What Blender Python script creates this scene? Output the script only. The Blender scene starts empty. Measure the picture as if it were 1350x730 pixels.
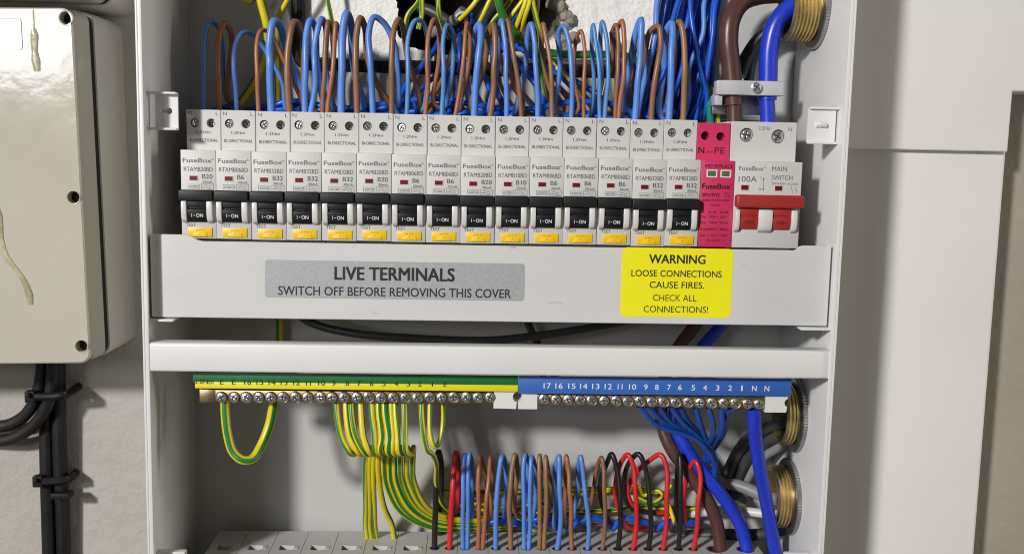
import bpy, bmesh, math, random
from mathutils import Vector, Matrix
S = 0.001                                   # the scene is written in millimetres
rnd = random.Random(7)
scene = bpy.context.scene
COL = scene.collection

# ------------------------------------------------------------------ camera
CP = Vector((146.16, -532.88, 4.25)); PITCH, YAW, ROLL, FPX = .1244, -.0445, .0209, 1357.29
_r = Vector((math.cos(YAW), math.sin(YAW), 0)); _f = Vector((-math.sin(YAW), math.cos(YAW), 0))
CF = _f*math.cos(PITCH) + Vector((0, 0, -math.sin(PITCH)))
_d = -(_f*math.sin(PITCH) + Vector((0, 0, math.cos(PITCH))))
CR = _r*math.cos(ROLL) - _d*math.sin(ROLL); CD = _r*math.sin(ROLL) + _d*math.cos(ROLL)
cam = bpy.data.cameras.new('camera'); camo = bpy.data.objects.new('camera', cam); COL.objects.link(camo)
m = Matrix((CR, -CD, -CF)).transposed().to_4x4(); m.translation = CP*S
camo.matrix_world = m
cam.sensor_fit = 'HORIZONTAL'; cam.sensor_width = 36; cam.lens = FPX/1350*36
cam.clip_start = .01; cam.clip_end = 100
scene.camera = camo

# ------------------------------------------------------------------ light
world = bpy.data.worlds.new('World'); scene.world = world; world.use_nodes = True
bg = world.node_tree.nodes['Background']; bg.inputs[0].default_value = (1.0, .91, .79, 1); bg.inputs[1].default_value = .09
key = bpy.data.lights.new('work_lamp', 'AREA'); key.shape = 'DISK'; key.size = .25; key.energy = 80; key.color = (1, .975, .95)
keyo = bpy.data.objects.new('work_lamp', key); COL.objects.link(keyo)
keyo.location = (-1.40, -2.20, .90)
keyo.rotation_euler = (Vector((.15, .02, -.07))-Vector(keyo.location)).to_track_quat('-Z', 'Y').to_euler()
room = bpy.data.lights.new('room_lamp', 'AREA'); room.shape = 'RECTANGLE'; room.size = .34; room.size_y = .20; room.energy = 3.4; room.color = (.93, .96, 1)
roomo = bpy.data.objects.new('room_lamp', room); COL.objects.link(roomo); roomo.location = (-.74, -1.42, .21)
roomo.rotation_euler = (Vector((.10, .02, -.03))-Vector(roomo.location)).to_track_quat('-Z', 'Y').to_euler()
side = bpy.data.lights.new('side_fill', 'AREA'); side.shape = 'RECTANGLE'; side.size = .22; side.size_y = 1.0; side.energy = 10; side.color = (1, .93, .84)  # added fill lamp for the trunking's shaded strip; no window there
sideo = bpy.data.objects.new('side_fill', side); COL.objects.link(sideo); sideo.location = (1.75, -.21, .05)
sideo.rotation_euler = (Vector((.40, .03, -.05))-Vector(sideo.location)).to_track_quat('-Z', 'Y').to_euler()
scene.view_settings.view_transform = 'Standard'; scene.view_settings.look = 'None'
scene.view_settings.exposure = 0; scene.view_settings.gamma = 1; scene.view_settings.use_curve_mapping = False
scene.render.engine = 'CYCLES'
scene.cycles.filter_width = 1.05; scene.cycles.use_denoising = True; scene.cycles.max_bounces = 8

# ------------------------------------------------------------------ measuring: a pixel of the photograph at a known depth -> mm
def ray(u, v): return CF + CR*((u-675)/FPX) + CD*((v-365)/FPX)
def at(u, v, y):
    d = ray(u, v); return CP + d*((y-CP.y)/d.y)
def atx(u, v, x):
    d = ray(u, v); return CP + d*((x-CP.x)/d.x)

# ------------------------------------------------------------------ materials
def mat(name, col, rough=.5, metal=0, bump=0, bscale=900, var=0, vscale=60, specks=0, spscale=120, spcol=(.1, .09, .08), spec=.5, coat=0, stretch=(1, 1, 1), trans=0, det=3):
    M = bpy.data.materials.new(name); M.use_nodes = True
    nt = M.node_tree; b = nt.nodes['Principled BSDF']
    b.inputs['Base Color'].default_value = (*col, 1); b.inputs['Roughness'].default_value = rough
    b.inputs['Metallic'].default_value = metal; b.inputs['Specular IOR Level'].default_value = spec
    b.inputs['Coat Weight'].default_value = coat
    b.inputs['Transmission Weight'].default_value = trans
    N = nt.nodes.new; L = nt.links.new
    tc = N('ShaderNodeTexCoord'); mp = N('ShaderNodeMapping'); L(tc.outputs['Object'], mp.inputs[0]); mp.inputs['Scale'].default_value = stretch
    def noise(sc, d=3, r=.55):
        n = N('ShaderNodeTexNoise'); n.inputs['Scale'].default_value = sc; n.inputs['Detail'].default_value = d; n.inputs['Roughness'].default_value = r
        L(mp.outputs[0], n.inputs['Vector']); return n
    src = None
    if var:
        n = noise(vscale, 4); mx = N('ShaderNodeMix'); mx.data_type = 'RGBA'; mx.blend_type = 'MIX'
        mx.inputs[6].default_value = (*[c*(1-var) for c in col], 1); mx.inputs[7].default_value = (*[min(1, c*(1+var*.8)) for c in col], 1)
        rp = N('ShaderNodeMapRange'); rp.inputs[1].default_value = .3; rp.inputs[2].default_value = .7
        L(n.outputs['Fac'], rp.inputs[0]); L(rp.outputs[0], mx.inputs[0]); src = mx.outputs[2]
        rr = N('ShaderNodeMapRange'); rr.inputs[3].default_value = max(.02, rough-.07); rr.inputs[4].default_value = min(1, rough+.1)
        L(n.outputs['Fac'], rr.inputs[0]); L(rr.outputs[0], b.inputs['Roughness'])
    if specks:
        n = noise(spscale, 5, .7); rp = N('ShaderNodeMapRange'); rp.inputs[1].default_value = 1-specks; rp.inputs[2].default_value = 1-specks+.03
        L(n.outputs['Fac'], rp.inputs[0]); mx = N('ShaderNodeMix'); mx.data_type = 'RGBA'
        if src: L(src, mx.inputs[6])
        else: mx.inputs[6].default_value = (*col, 1)
        mx.inputs[7].default_value = (*spcol, 1)
        sc = N('ShaderNodeMath'); sc.operation = 'MULTIPLY'; sc.inputs[1].default_value = .65; L(rp.outputs[0], sc.inputs[0]); L(sc.outputs[0], mx.inputs[0]); src = mx.outputs[2]
    if src: L(src, b.inputs['Base Color'])
    if bump:
        n = noise(bscale, det); bn = N('ShaderNodeBump'); bn.inputs['Strength'].default_value = 1; bn.inputs['Distance'].default_value = bump*S
        L(n.outputs['Fac'], bn.inputs['Height']); L(bn.outputs[0], b.inputs['Normal'])
    M['nodes_out'] = 0
    return M
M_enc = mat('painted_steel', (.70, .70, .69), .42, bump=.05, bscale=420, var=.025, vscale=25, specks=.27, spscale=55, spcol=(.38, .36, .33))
M_back = mat('back_plate_grey', (.50, .498, .485), .45, bump=.05, bscale=420, var=.035, vscale=20, specks=.3, spscale=50, spcol=(.3, .29, .27))  # darker grey than painted_steel, back panel only
M_cover = mat('cover_paint', (.61, .61, .60), .40, bump=.04, bscale=420, var=.03, vscale=22, specks=.335, spscale=70, spcol=(.36, .35, .33), stretch=(.6, 1, 1.6))
M_wb = mat('breaker_plastic', (.575, .57, .55), .5, bump=.02, bscale=1500, var=.03, vscale=40, specks=.25, spscale=160, spcol=(.35, .33, .3))
M_guard = mat('guard_plastic', (.66, .66, .64), .33, var=.02, vscale=80)
M_lowb = mat('grey_module_plastic', (.50, .50, .485), .5, bump=.02, bscale=1500, var=.04, vscale=50, specks=.27, spscale=150)
M_blk = mat('black_plastic', (.009, .009, .010), .46, spec=.35, bump=.02, bscale=1500, var=.2, vscale=90)
M_pink = mat('pink_plastic', (.60, .032, .115), .42, bump=.02, bscale=1500, var=.06, vscale=60)
M_redt = mat('red_plastic', (.37, .028, .026), .4, bump=.02, bscale=1200, var=.07, vscale=70)
M_redw = mat('red_flag', (.15, .006, .010), .35)
M_green = mat('green_flag', (.06, .16, .045), .4, var=.3, vscale=300)
M_yel = mat('yellow_plastic', (.84, .53, .008), .4, var=.04, vscale=100)
M_yeld = mat('orange_mark', (.42, .19, .01), .5)
M_ink = mat('grey_ink', (.10, .10, .105), .6)
M_inkl = mat('pale_grey_ink', (.16, .16, .165), .6)
M_inkk = mat('black_ink', (.015, .015, .016), .6)
M_inkd = mat('dark_red_ink', (.02, .002, .006), .6)
M_inkw = mat('white_ink', (.75, .76, .78), .6)
M_inkp = mat('faint_pink_ink', (.62, .34, .34), .6)
M_dark = mat('dark_recess', (.02, .02, .02), .8)
M_steel = mat('zinc_screw', (.66, .68, .70), .27, .85, bump=.05, bscale=1200, var=.25, vscale=300, specks=.3, spscale=400)
M_zinc = mat('zinc_plate', (.38, .39, .40), .38, 1, bump=.04, bscale=800, var=.2, vscale=80)
M_brass = mat('brass', (.66, .52, .24), .32, .9, bump=.03, bscale=900, var=.22, vscale=120)
M_barbr = mat('terminal_brass', (.42, .32, .19), .42, 1, bump=.03, bscale=900, var=.25, vscale=100)
M_carr = mat('carrier_plastic', (.72, .72, .69), .4, bump=.03, bscale=500, var=.03)
M_sgreen = mat('strip_green', (.012, .155, .045), .42, var=.05)
M_syel = mat('strip_yellow', (.78, .68, .015), .42, var=.03)
M_sblue = mat('strip_blue', (.036, .132, .46), .42, var=.04)
M_ylab = mat('yellow_label', (.86, .80, .010), .38, var=.02, vscale=30)
M_slab = mat('silver_label', (.43, .44, .455), .42, .25, bump=.04, bscale=2600, var=.14, vscale=1600)
M_jb = mat('junction_plastic', (.50, .47, .395), .10, bump=.30, bscale=38, var=.03, vscale=18, specks=.27, spscale=60, spcol=(.35, .33, .28), det=4)
M_jb2 = mat('junction_base_plastic', (.56, .535, .47), .4, bump=.05, bscale=200, var=.04, vscale=18)
M_rub = mat('black_rubber', (.008, .008, .008), .6, spec=.3, bump=.15, bscale=160, var=.3, vscale=80)
M_cab = mat('black_sheath', (.013, .012, .012), .5, spec=.35, bump=.08, bscale=140, var=.35, vscale=40)
M_gcab = mat('grey_sheath', (.22, .22, .225), .42, bump=.05, bscale=200, var=.1, vscale=50)
M_dgcab = mat('dark_grey_sheath', (.045, .045, .047), .42, bump=.05, bscale=200, var=.2, vscale=50)
M_glue = mat('dried_glue', (.88, .81, .55), .10, bump=.4, bscale=300, var=.25, vscale=140, trans=.6)
M_trk = mat('white_upvc', (.70, .685, .66), .42, bump=.03, bscale=200, var=.03, vscale=9, specks=.29, spscale=14, spcol=(.5, .47, .43))
M_nyl = mat('nylon', (.64, .65, .67), .3, trans=.25, bump=.05, bscale=300, var=.04, vscale=80)
def wmat(n, c, r=.36): return mat(n, c, r, bump=.035, bscale=260, var=.10, vscale=70, specks=.24, spscale=200, spcol=(.4, .4, .4))
W = {'blue': wmat('pvc_blue', (.10, .245, .66)), 'sky': wmat('pvc_sky_blue', (.09, .265, .58)), 'royal': wmat('pvc_royal_blue', (.010, .095, .58), .3), 'royal_shaded': wmat('pvc_royal_blue', (.009, .085, .44), .34),  # last royal blue is darker: shade under the neutral bar put into it
     'navy': wmat('pvc_navy', (.010, .05, .30)), 'brown': wmat('pvc_brown', (.25, .118, .058)), 'orange': wmat('pvc_light_brown', (.35, .135, .06)), 'tan': wmat('pvc_tan_brown', (.29, .15, .065)),
     'tailbrown': wmat('pvc_dark_brown', (.085, .036, .027), .33), 'tailblue': wmat('pvc_deep_blue', (.014, .040, .50), .3),
     'red': wmat('pvc_red', (.60, .022, .024)), 'black': wmat('pvc_black', (.012, .012, .013)), 'grey': M_gcab, 'dgrey': M_dgcab, 'white': wmat('pvc_white', (.6, .6, .58)), 'teal': wmat('pvc_teal', (.008, .19, .16))}
def gymat(name, frac):
    M = mat(name, (.70, .56, .012), .34); nt = M.node_tree; b = nt.nodes['Principled BSDF']
    uv = nt.nodes.new('ShaderNodeUVMap'); sp = nt.nodes.new('ShaderNodeSeparateXYZ'); nt.links.new(uv.outputs[0], sp.inputs[0])
    fr = nt.nodes.new('ShaderNodeMath'); fr.operation = 'FRACT'; db = nt.nodes.new('ShaderNodeMath'); db.operation = 'MULTIPLY'; db.inputs[1].default_value = 2 if frac > .5 else 1; nt.links.new(sp.outputs[0], db.inputs[0]); nt.links.new(db.outputs[0], fr.inputs[0])
    gt = nt.nodes.new('ShaderNodeMapRange'); gt.inputs[1].default_value = frac-.015; gt.inputs[2].default_value = frac+.015; nt.links.new(fr.outputs[0], gt.inputs[0])
    lt = nt.nodes.new('ShaderNodeMapRange'); lt.inputs[1].default_value = .97; lt.inputs[2].default_value = 1.0; lt.inputs[3].default_value = 1; lt.inputs[4].default_value = 0; nt.links.new(fr.outputs[0], lt.inputs[0]); lt.inputs[1].default_value = .92; lt.inputs[2].default_value = .95
    ml = nt.nodes.new('ShaderNodeMath'); ml.operation = 'MULTIPLY'; nt.links.new(gt.outputs[0], ml.inputs[0]); nt.links.new(lt.outputs[0], ml.inputs[1])
    mx = nt.nodes.new('ShaderNodeMix'); mx.data_type = 'RGBA'; nt.links.new(ml.outputs[0], mx.inputs[0])
    mx.inputs[6].default_value = (.70, .56, .012, 1); mx.inputs[7].default_value = (.025, .20, .035, 1); nt.links.new(mx.outputs[2], b.inputs['Base Color'])
    return M
W['gy'] = gymat('green_yellow_pvc', .585); W['gyg'] = gymat('green_heavy_pvc', .45)
def wallmat(name, col, dist, var, speck):
    M = mat(name, col, .72, var=var, vscale=14, specks=speck, spscale=26, spcol=tuple(c*.55 for c in col)); nt = M.node_tree; b = nt.nodes['Principled BSDF']
    tc = nt.nodes['Texture Coordinate']; hs = []
    for sc, amt, d in ((22, .8, 6), (110, .75, 4), (420, .14, 3)):
        n = nt.nodes.new('ShaderNodeTexNoise'); n.inputs['Scale'].default_value = sc; n.inputs['Detail'].default_value = d; n.inputs['Roughness'].default_value = .6; nt.links.new(tc.outputs['Object'], n.inputs['Vector'])
        q = nt.nodes.new('ShaderNodeMath'); q.operation = 'MULTIPLY'; q.inputs[1].default_value = amt; nt.links.new(n.outputs['Fac'], q.inputs[0]); hs.append(q.outputs[0])
    v = nt.nodes.new('ShaderNodeTexVoronoi'); v.inputs['Scale'].default_value = 75; v.inputs['Randomness'].default_value = 1; nt.links.new(tc.outputs['Object'], v.inputs['Vector'])
    vr = nt.nodes.new('ShaderNodeMapRange'); vr.inputs[1].default_value = 0; vr.inputs[2].default_value = .16; vr.inputs[3].default_value = -.22; vr.inputs[4].default_value = 0; nt.links.new(v.outputs['Distance'], vr.inputs[0]); hs.append(vr.outputs[0])
    a = hs[0]
    for h in hs[1:]:
        ad = nt.nodes.new('ShaderNodeMath'); ad.operation = 'ADD'; nt.links.new(a, ad.inputs[0]); nt.links.new(h, ad.inputs[1]); a = ad.outputs[0]
    bn = nt.nodes.new('ShaderNodeBump'); bn.inputs['Distance'].default_value = dist*S; nt.links.new(a, bn.inputs['Height']); nt.links.new(bn.outputs[0], b.inputs['Normal'])
    return M
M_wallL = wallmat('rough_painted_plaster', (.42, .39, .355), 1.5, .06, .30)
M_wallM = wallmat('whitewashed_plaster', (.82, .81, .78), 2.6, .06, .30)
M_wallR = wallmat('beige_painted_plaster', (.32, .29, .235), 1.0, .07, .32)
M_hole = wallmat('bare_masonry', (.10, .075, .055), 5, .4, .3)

# ------------------------------------------------------------------ mesh helpers
class MB:
    def __init__(s, *mats): s.bm = bmesh.new(); s.uv = None; s.mats = mats; s.cur = 0
    def _mark(s, faces):
        for f in faces: f.material_index = s.cur
    def box(s, x0, x1, y0, y1, z0, z1, bev=0, seg=2):
        before = set(s.bm.faces) if bev else None
        r = bmesh.ops.create_cube(s.bm, size=1, matrix=Matrix.Translation(((x0+x1)/2, (y0+y1)/2, (z0+z1)/2)) @ Matrix.Diagonal((x1-x0, y1-y0, z1-z0, 1)))
        if bev:
            ed = list({e for v in r['verts'] for e in v.link_edges})
            bmesh.ops.bevel(s.bm, geom=ed, offset=bev, segments=seg, profile=.5, affect='EDGES', clamp_overlap=True)
            s._mark(f for f in s.bm.faces if f not in before)
        else: s._mark({f for v in r['verts'] for f in v.link_faces})
        return s
    def raw(s, verts, faces):
        vs = [s.bm.verts.new(v) for v in verts]; out = []
        for f in faces:
            try: out.append(s.bm.faces.new([vs[i] for i in f]))
            except ValueError: pass
        s._mark(out); return vs
    def prism(s, pts, a0, a1, axis='x', bev=0):
        """pts: 2-D outline; axis x: (y,z); y: (x,z); z: (x,y)"""
        def P(p, a): return {'x': (a, p[0], p[1]), 'y': (p[0], a, p[1]), 'z': (p[0], p[1], a)}[axis]
        n = len(pts); before = set(s.bm.faces)
        vs = s.raw([P(p, a0) for p in pts]+[P(p, a1) for p in pts], [tuple(range(n)), tuple(range(2*n-1, n-1, -1))]+[(i, (i+1) % n, n+(i+1) % n, n+i) for i in range(n)])
        fs = [f for f in s.bm.faces if f not in before]
        bmesh.ops.recalc_face_normals(s.bm, faces=fs)
        if bev:
            ed = {e for v in vs for e in v.link_edges}
            ed = [e for e in ed if len(e.link_faces) == 2 and e.calc_face_angle(0) > .5]
            bmesh.ops.bevel(s.bm, geom=ed, offset=bev, segments=2, profile=.5, affect='EDGES', clamp_overlap=True)
        s._mark(f for f in s.bm.faces if f not in before); return s
    def plate(s, outer, holes, a0, a1, axis='y', front_inset=None):
        """flat plate with holes; outer/holes 2-D loops; front_inset: (loop, depth) chamfers the a0 side"""
        def P(p, a): return {'x': (a, p[0], p[1]), 'y': (p[0], a, p[1]), 'z': (p[0], p[1], a)}[axis]
        before = set(s.bm.faces)
        fl = front_inset[0] if front_inset else outer
        for loop, a in ((fl, a0), (outer, a1)):
            ed = []
            for l in [loop]+list(holes):
                vs = [s.bm.verts.new(P(p, a)) for p in l]
                ed += [s.bm.edges.new((vs[i], vs[(i+1) % len(vs)])) for i in range(len(vs))]
            bmesh.ops.triangle_fill(s.bm, edges=ed, use_beauty=True, use_dissolve=False, normal={'x': (1, 0, 0), 'y': (0, 1, 0), 'z': (0, 0, 1)}[axis])
        n = len(outer)
        if front_inset:
            d = front_inset[1]
            s.raw([P(p, a0) for p in fl]+[P(p, a0+d) for p in outer], [(i, (i+1) % n, n+(i+1) % n, n+i) for i in range(n)])
            s.raw([P(p, a0+d) for p in outer]+[P(p, a1) for p in outer], [(i, (i+1) % n, n+(i+1) % n, n+i) for i in range(n)])
        else: s.raw([P(p, a0) for p in outer]+[P(p, a1) for p in outer], [(i, (i+1) % n, n+(i+1) % n, n+i) for i in range(n)])
        for h in holes:
            k = len(h); s.raw([P(p, a0) for p in h]+[P(p, a1) for p in h], [(i, (i+1) % k, k+(i+1) % k, k+i) for i in range(k)])
        fs = [f for f in s.bm.faces if f not in before]
        bmesh.ops.remove_doubles(s.bm, verts=list({v for f in fs for v in f.verts}), dist=1e-4)
        fs = [f for f in s.bm.faces if f not in before]
        bmesh.ops.recalc_face_normals(s.bm, faces=fs); s._mark(fs); return s
    def lathe(s, prof, centre, axis='x', n=24, wob=None, close=False):
        """prof: (along, radius)"""
        vs = []; m_ = len(prof)
        for k in range(n):
            t = 2*math.pi*k/n
            for j, (a, r) in enumerate(prof):
                if wob: r = wob(k, j, r)
                c, d = r*math.cos(t), r*math.sin(t)
                p = {'x': (a, c, d), 'y': (c, a, d), 'z': (c, d, a)}[axis]
                vs.append((p[0]+centre[0], p[1]+centre[1], p[2]+centre[2]))
        fs = []
        for k in range(n):
            for j in range(m_-1 if not close else m_):
                j2 = (j+1) % m_; k2 = (k+1) % n
                fs.append((k*m_+j, k*m_+j2, k2*m_+j2, k2*m_+j))
        before = set(s.bm.faces); v = s.raw(vs, fs)
        if not close:
            for j, flip in ((0, 0), (m_-1, 1)):
                if prof[j][1] < 1e-6: continue
        bmesh.ops.remove_doubles(s.bm, verts=v, dist=1e-5)
        nf = [f for f in s.bm.faces if f not in before]; bmesh.ops.recalc_face_normals(s.bm, faces=nf); s._mark(nf); return s
    def tube(s, pts, rad, n=10, sub=5, twist=0, caps=True, flat=1.0, phase=0):
        C = catmull(pts, sub); m_ = len(C)
        R = rad if callable(rad) else (lambda t: rad)
        if s.uv is None: s.uv = s.bm.loops.layers.uv.new('UVMap')
        T = [(C[min(i+1, m_-1)]-C[max(i-1, 0)]).normalized() for i in range(m_)]
        nrm = T[0].cross(Vector((0, 1, .013))).normalized()
        rings = []; ln = 0; L = []
        for i in range(m_):
            if i:
                q = T[i-1].rotation_difference(T[i]); nrm = (q @ nrm); nrm = (nrm-T[i]*nrm.dot(T[i])).normalized(); ln += (C[i]-C[i-1]).length
            b = T[i].cross(nrm); r = R(i/(m_-1)); L.append(ln)
            rings.append([s.bm.verts.new(C[i]+nrm*(r*math.cos(2*math.pi*k/n))+b*(r*flat*math.sin(2*math.pi*k/n))) for k in range(n)])
        fs = []
        for i in range(m_-1):
            for k in range(n):
                k2 = (k+1) % n; f = s.bm.faces.new((rings[i][k], rings[i][k2], rings[i+1][k2], rings[i+1][k])); fs.append(f)
                us = (k/n, (k+1)/n, (k+1)/n, k/n); ls = (L[i], L[i], L[i+1], L[i+1])
                for lp, u, l in zip(f.loops, us, ls): lp[s.uv].uv = (u+twist*l+3+phase, l*.01)
        if caps:
            for rg, rev in ((rings[0], True), (rings[-1], False)):
                fs.append(s.bm.faces.new(rg[::-1] if rev else rg))
        s._mark(fs); return s
    def text(s, string, x0, x1, z, h, y, weight=0, cent=None, maxw=None):
        V, F, w, cap, xm = text_data(string, 0)
        sz = h/cap
        if x1 is None: x1 = x0+w*sz if cent is None else None
        if cent is not None: ww = w*sz if maxw is None else maxw; x0 = cent-ww/2; x1 = cent+ww/2
        sx = (x1-x0)/w
        g = weight*sz*.9
        for k, (dx, dz) in enumerate(((0, 0),) if weight == 0 else ((-g, -g*.6), (g, g*.6), (g, -g*.6), (-g, g*.6))):
            s.raw([(x0+(v[0]-xm)*sx+dx, y-.004*k, z+(v[1]-cap/2)*sz+dz) for v in V], F)
        return s
    def build(s, name, parent=None, smooth=True, ang=35, rec=False):
        if rec: bmesh.ops.recalc_face_normals(s.bm, faces=s.bm.faces[:])
        bmesh.ops.transform(s.bm, matrix=Matrix.Scale(S, 4), verts=s.bm.verts)
        me = bpy.data.meshes.new(name); s.bm.to_mesh(me); s.bm.free()
        for m_ in s.mats: me.materials.append(m_)
        if smooth:
            me.polygons.foreach_set('use_smooth', [True]*len(me.polygons)); me.set_sharp_from_angle(angle=math.radians(ang))
        return link(name, me, parent)
def link(name, me, parent=None):
    o = bpy.data.objects.new(name, me); COL.objects.link(o)
    if parent: o.parent = parent
    return o
def catmull(pts, sub):
    P = [Vector(p) for p in pts]
    if len(P) == 2: return [P[0].lerp(P[1], i/sub) for i in range(sub+1)]
    P = [P[0]*2-P[1]]+P+[P[-1]*2-P[-2]]; out = []
    for i in range(1, len(P)-2):
        p0, p1, p2, p3 = P[i-1:i+3]
        # centripetal spacing keeps tight loops round
        d1 = max((p1-p0).length**.5, 1e-3); d2 = max((p2-p1).length**.5, 1e-3); d3 = max((p3-p2).length**.5, 1e-3)
        m1 = (p1-p0)/d1-(p2-p0)/(d1+d2)+(p2-p1)/d2; m2 = (p2-p1)/d2-(p3-p1)/(d2+d3)+(p3-p2)/d3
        m1 *= d2; m2 *= d2
        for k in range(sub):
            t = k/sub; t2 = t*t; t3 = t2*t
            out.append(p1*(2*t3-3*t2+1)+m1*(t3-2*t2+t)+p2*(-2*t3+3*t2)+m2*(t3-t2))
    out.append(P[-2]); return out
_tc = {}
def text_data(string, weight):
    k = (string, weight)
    if k not in _tc:
        def conv(t):
            cu = bpy.data.curves.new('lettering', 'FONT'); cu.body = t; cu.size = 1; cu.resolution_u = 3; cu.offset = weight
            ob = bpy.data.objects.new('lettering', cu); me = ob.to_mesh()
            V = [(v.co.x, v.co.y) for v in me.vertices]; F = [tuple(p.vertices) for p in me.polygons]
            ob.to_mesh_clear(); bpy.data.objects.remove(ob); bpy.data.curves.remove(cu); return V, F
        if ('H', weight) not in _tc and string != 'H': text_data('H', weight)
        V, F = conv(string); xs = [v[0] for v in V]
        cap = max(v[1] for v in V) if string == 'H' else _tc[('H', weight)][3]
        _tc[k] = (V, F, max(xs)-min(xs), cap, min(xs))
    return _tc[k]
def rrect(x0, x1, z0, z1, r, n=5):
    out = []
    for cx, cz, a in ((x1-r, z1-r, 0), (x0+r, z1-r, 90), (x0+r, z0+r, 180), (x1-r, z0+r, 270)):
        for i in range(n+1):
            t = math.radians(a+90*i/n); out.append((cx+r*math.cos(t), cz+r*math.sin(t)))
    return out
def circ(x, z, r, n=20): return [(x+r*math.cos(2*math.pi*i/n), z+r*math.sin(2*math.pi*i/n)) for i in range(n)]
def tag(o, label=None, cat=None, group=None, kind=None):
    for k, v in (('label', label), ('category', cat), ('group', group), ('kind', kind)):
        if v: o[k] = v
    return o
def thing(name, label, cat, loc=(0, 0, 0), group=None):
    o = bpy.data.objects.new(name, None); COL.objects.link(o); o.location = Vector(loc)*S; o.empty_display_size = .01
    return tag(o, label, cat, group)
def copy_tree(o, parent=None):
    c = o.copy(); COL.objects.link(c); c.parent = parent
    for ch in o.children: copy_tree(ch, c)
    return c
ORD = ['leftmost', 'second', 'third', 'fourth', 'fifth', 'sixth', 'seventh', 'eighth', 'ninth', 'tenth', 'eleventh', 'twelfth', 'thirteenth', 'fourteenth', 'fifteenth', 'sixteenth', 'seventeenth', 'eighteenth', 'nineteenth', 'twentieth', 'twenty-first', 'twenty-second', 'twenty-third']

# ------------------------------------------------------------------ walls
XL, XR, YB, YF = -15.2, 337.2, 77, -15                 # box: left, right, back plate, front rim
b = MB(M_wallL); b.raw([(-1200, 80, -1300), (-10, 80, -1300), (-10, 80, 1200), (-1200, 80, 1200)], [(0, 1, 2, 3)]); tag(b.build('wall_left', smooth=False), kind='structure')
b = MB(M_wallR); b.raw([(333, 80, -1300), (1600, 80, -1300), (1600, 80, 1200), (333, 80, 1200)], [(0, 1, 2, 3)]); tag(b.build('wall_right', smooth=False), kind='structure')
hp = []
for u, v in ((522, -40), (523, -5), (525, 14), (521, 30), (524, 44), (540, 62), (565, 70), (600, 74), (640, 72), (680, 70), (710, 62), (724, 44), (730, 28), (738, 18), (741, 6), (750, -8), (752, -40)):
    p = at(u, v, 81); hp.append((p.x, p.z))
hp2 = []
for i, p in enumerate(hp):
    q = hp[(i+1) % len(hp)]
    for k in range(4):
        t = k/4; hp2.append((p[0]+(q[0]-p[0])*t+rnd.uniform(-.8, .8), p[1]+(q[1]-p[1])*t+rnd.uniform(-.8, .8)))
b = MB(M_wallM, M_hole)
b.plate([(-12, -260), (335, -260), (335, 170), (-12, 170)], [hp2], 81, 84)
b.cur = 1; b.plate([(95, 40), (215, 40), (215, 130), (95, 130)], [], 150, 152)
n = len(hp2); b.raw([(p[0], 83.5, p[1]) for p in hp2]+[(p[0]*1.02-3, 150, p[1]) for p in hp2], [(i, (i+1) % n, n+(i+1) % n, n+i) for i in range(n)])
tag(b.build('wall_behind', smooth=False), kind='structure')
# ragged mortar at the hole's right edge
b = MB(mat('mortar', (.30, .27, .22), .8, bump=1.2, bscale=150, var=.25, vscale=60))
for i in range(26):
    p = at(733+rnd.uniform(-6, 16)+i*.4, -14+i*3.2, 80); r = rnd.uniform(1.6, 4.6)
    res = bmesh.ops.create_icosphere(b.bm, subdivisions=2, radius=r, matrix=Matrix.Translation((p.x, 80+rnd.uniform(0, 2), p.z)))
    for v in res['verts']: v.co += Vector((rnd.uniform(-.7, .7), rnd.uniform(-.5, .5), rnd.uniform(-.7, .7)))
tag(b.build('mortar_rubble', ang=20), kind='stuff')

# ------------------------------------------------------------------ metal enclosure
enc = thing('metal_enclosure', 'open white painted steel consumer unit box on the wall', 'electrical enclosure', (160, 77, -230))
def part(b, name, par=enc, **k):
    o = b.build(name, par, **k); o.matrix_parent_inverse = Matrix.Translation(-Vector(par.location)); return o
ZT, ZB = 150, -330
b = MB(M_enc); b.box(XL-1.2, XL, YF, YB+1.2, ZB, ZT, .35); b.box(XL-.0, XL+2.0, YF-.1, YF+1.1, ZB, ZT, .4); part(b, 'side_panel')
b = MB(M_enc); b.box(XR, XR+1.2, YF, YB+1.2, ZB, ZT, .35); b.box(XR-2.0, XR, YF-.1, YF+1.1, ZB, ZT, .4); part(b, 'side_panel')
b = MB(M_enc); b.box(XL, XR, YF, YB+1.2, ZT, ZT+1.2, .3); part(b, 'top_panel')
b = MB(M_enc); b.box(XL, XR, YF, YB+1.2, ZB-1.2, ZB, .3); part(b, 'bottom_panel')
CUT = rrect(47.5, 257, 50, 140, 6)
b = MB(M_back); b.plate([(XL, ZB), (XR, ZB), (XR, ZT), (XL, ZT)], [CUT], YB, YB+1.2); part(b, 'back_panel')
b = MB(M_rub); b.tube([(p[0], YB-.2, p[1]) for p in [CUT[-1]]+CUT+[CUT[0]]], 3.9, n=8, sub=2, flat=1.0)
part(b, 'edge_trim')
tb0, tb1 = at(192, 453, -13).z, at(194, 488, -13).z
b = MB(M_enc); b.box(XL+.1, XR-.1, -14.6, -4, tb1-.3, tb0+.9, 1.4, 3); part(b, 'cross_bar')
TY = -1
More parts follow.
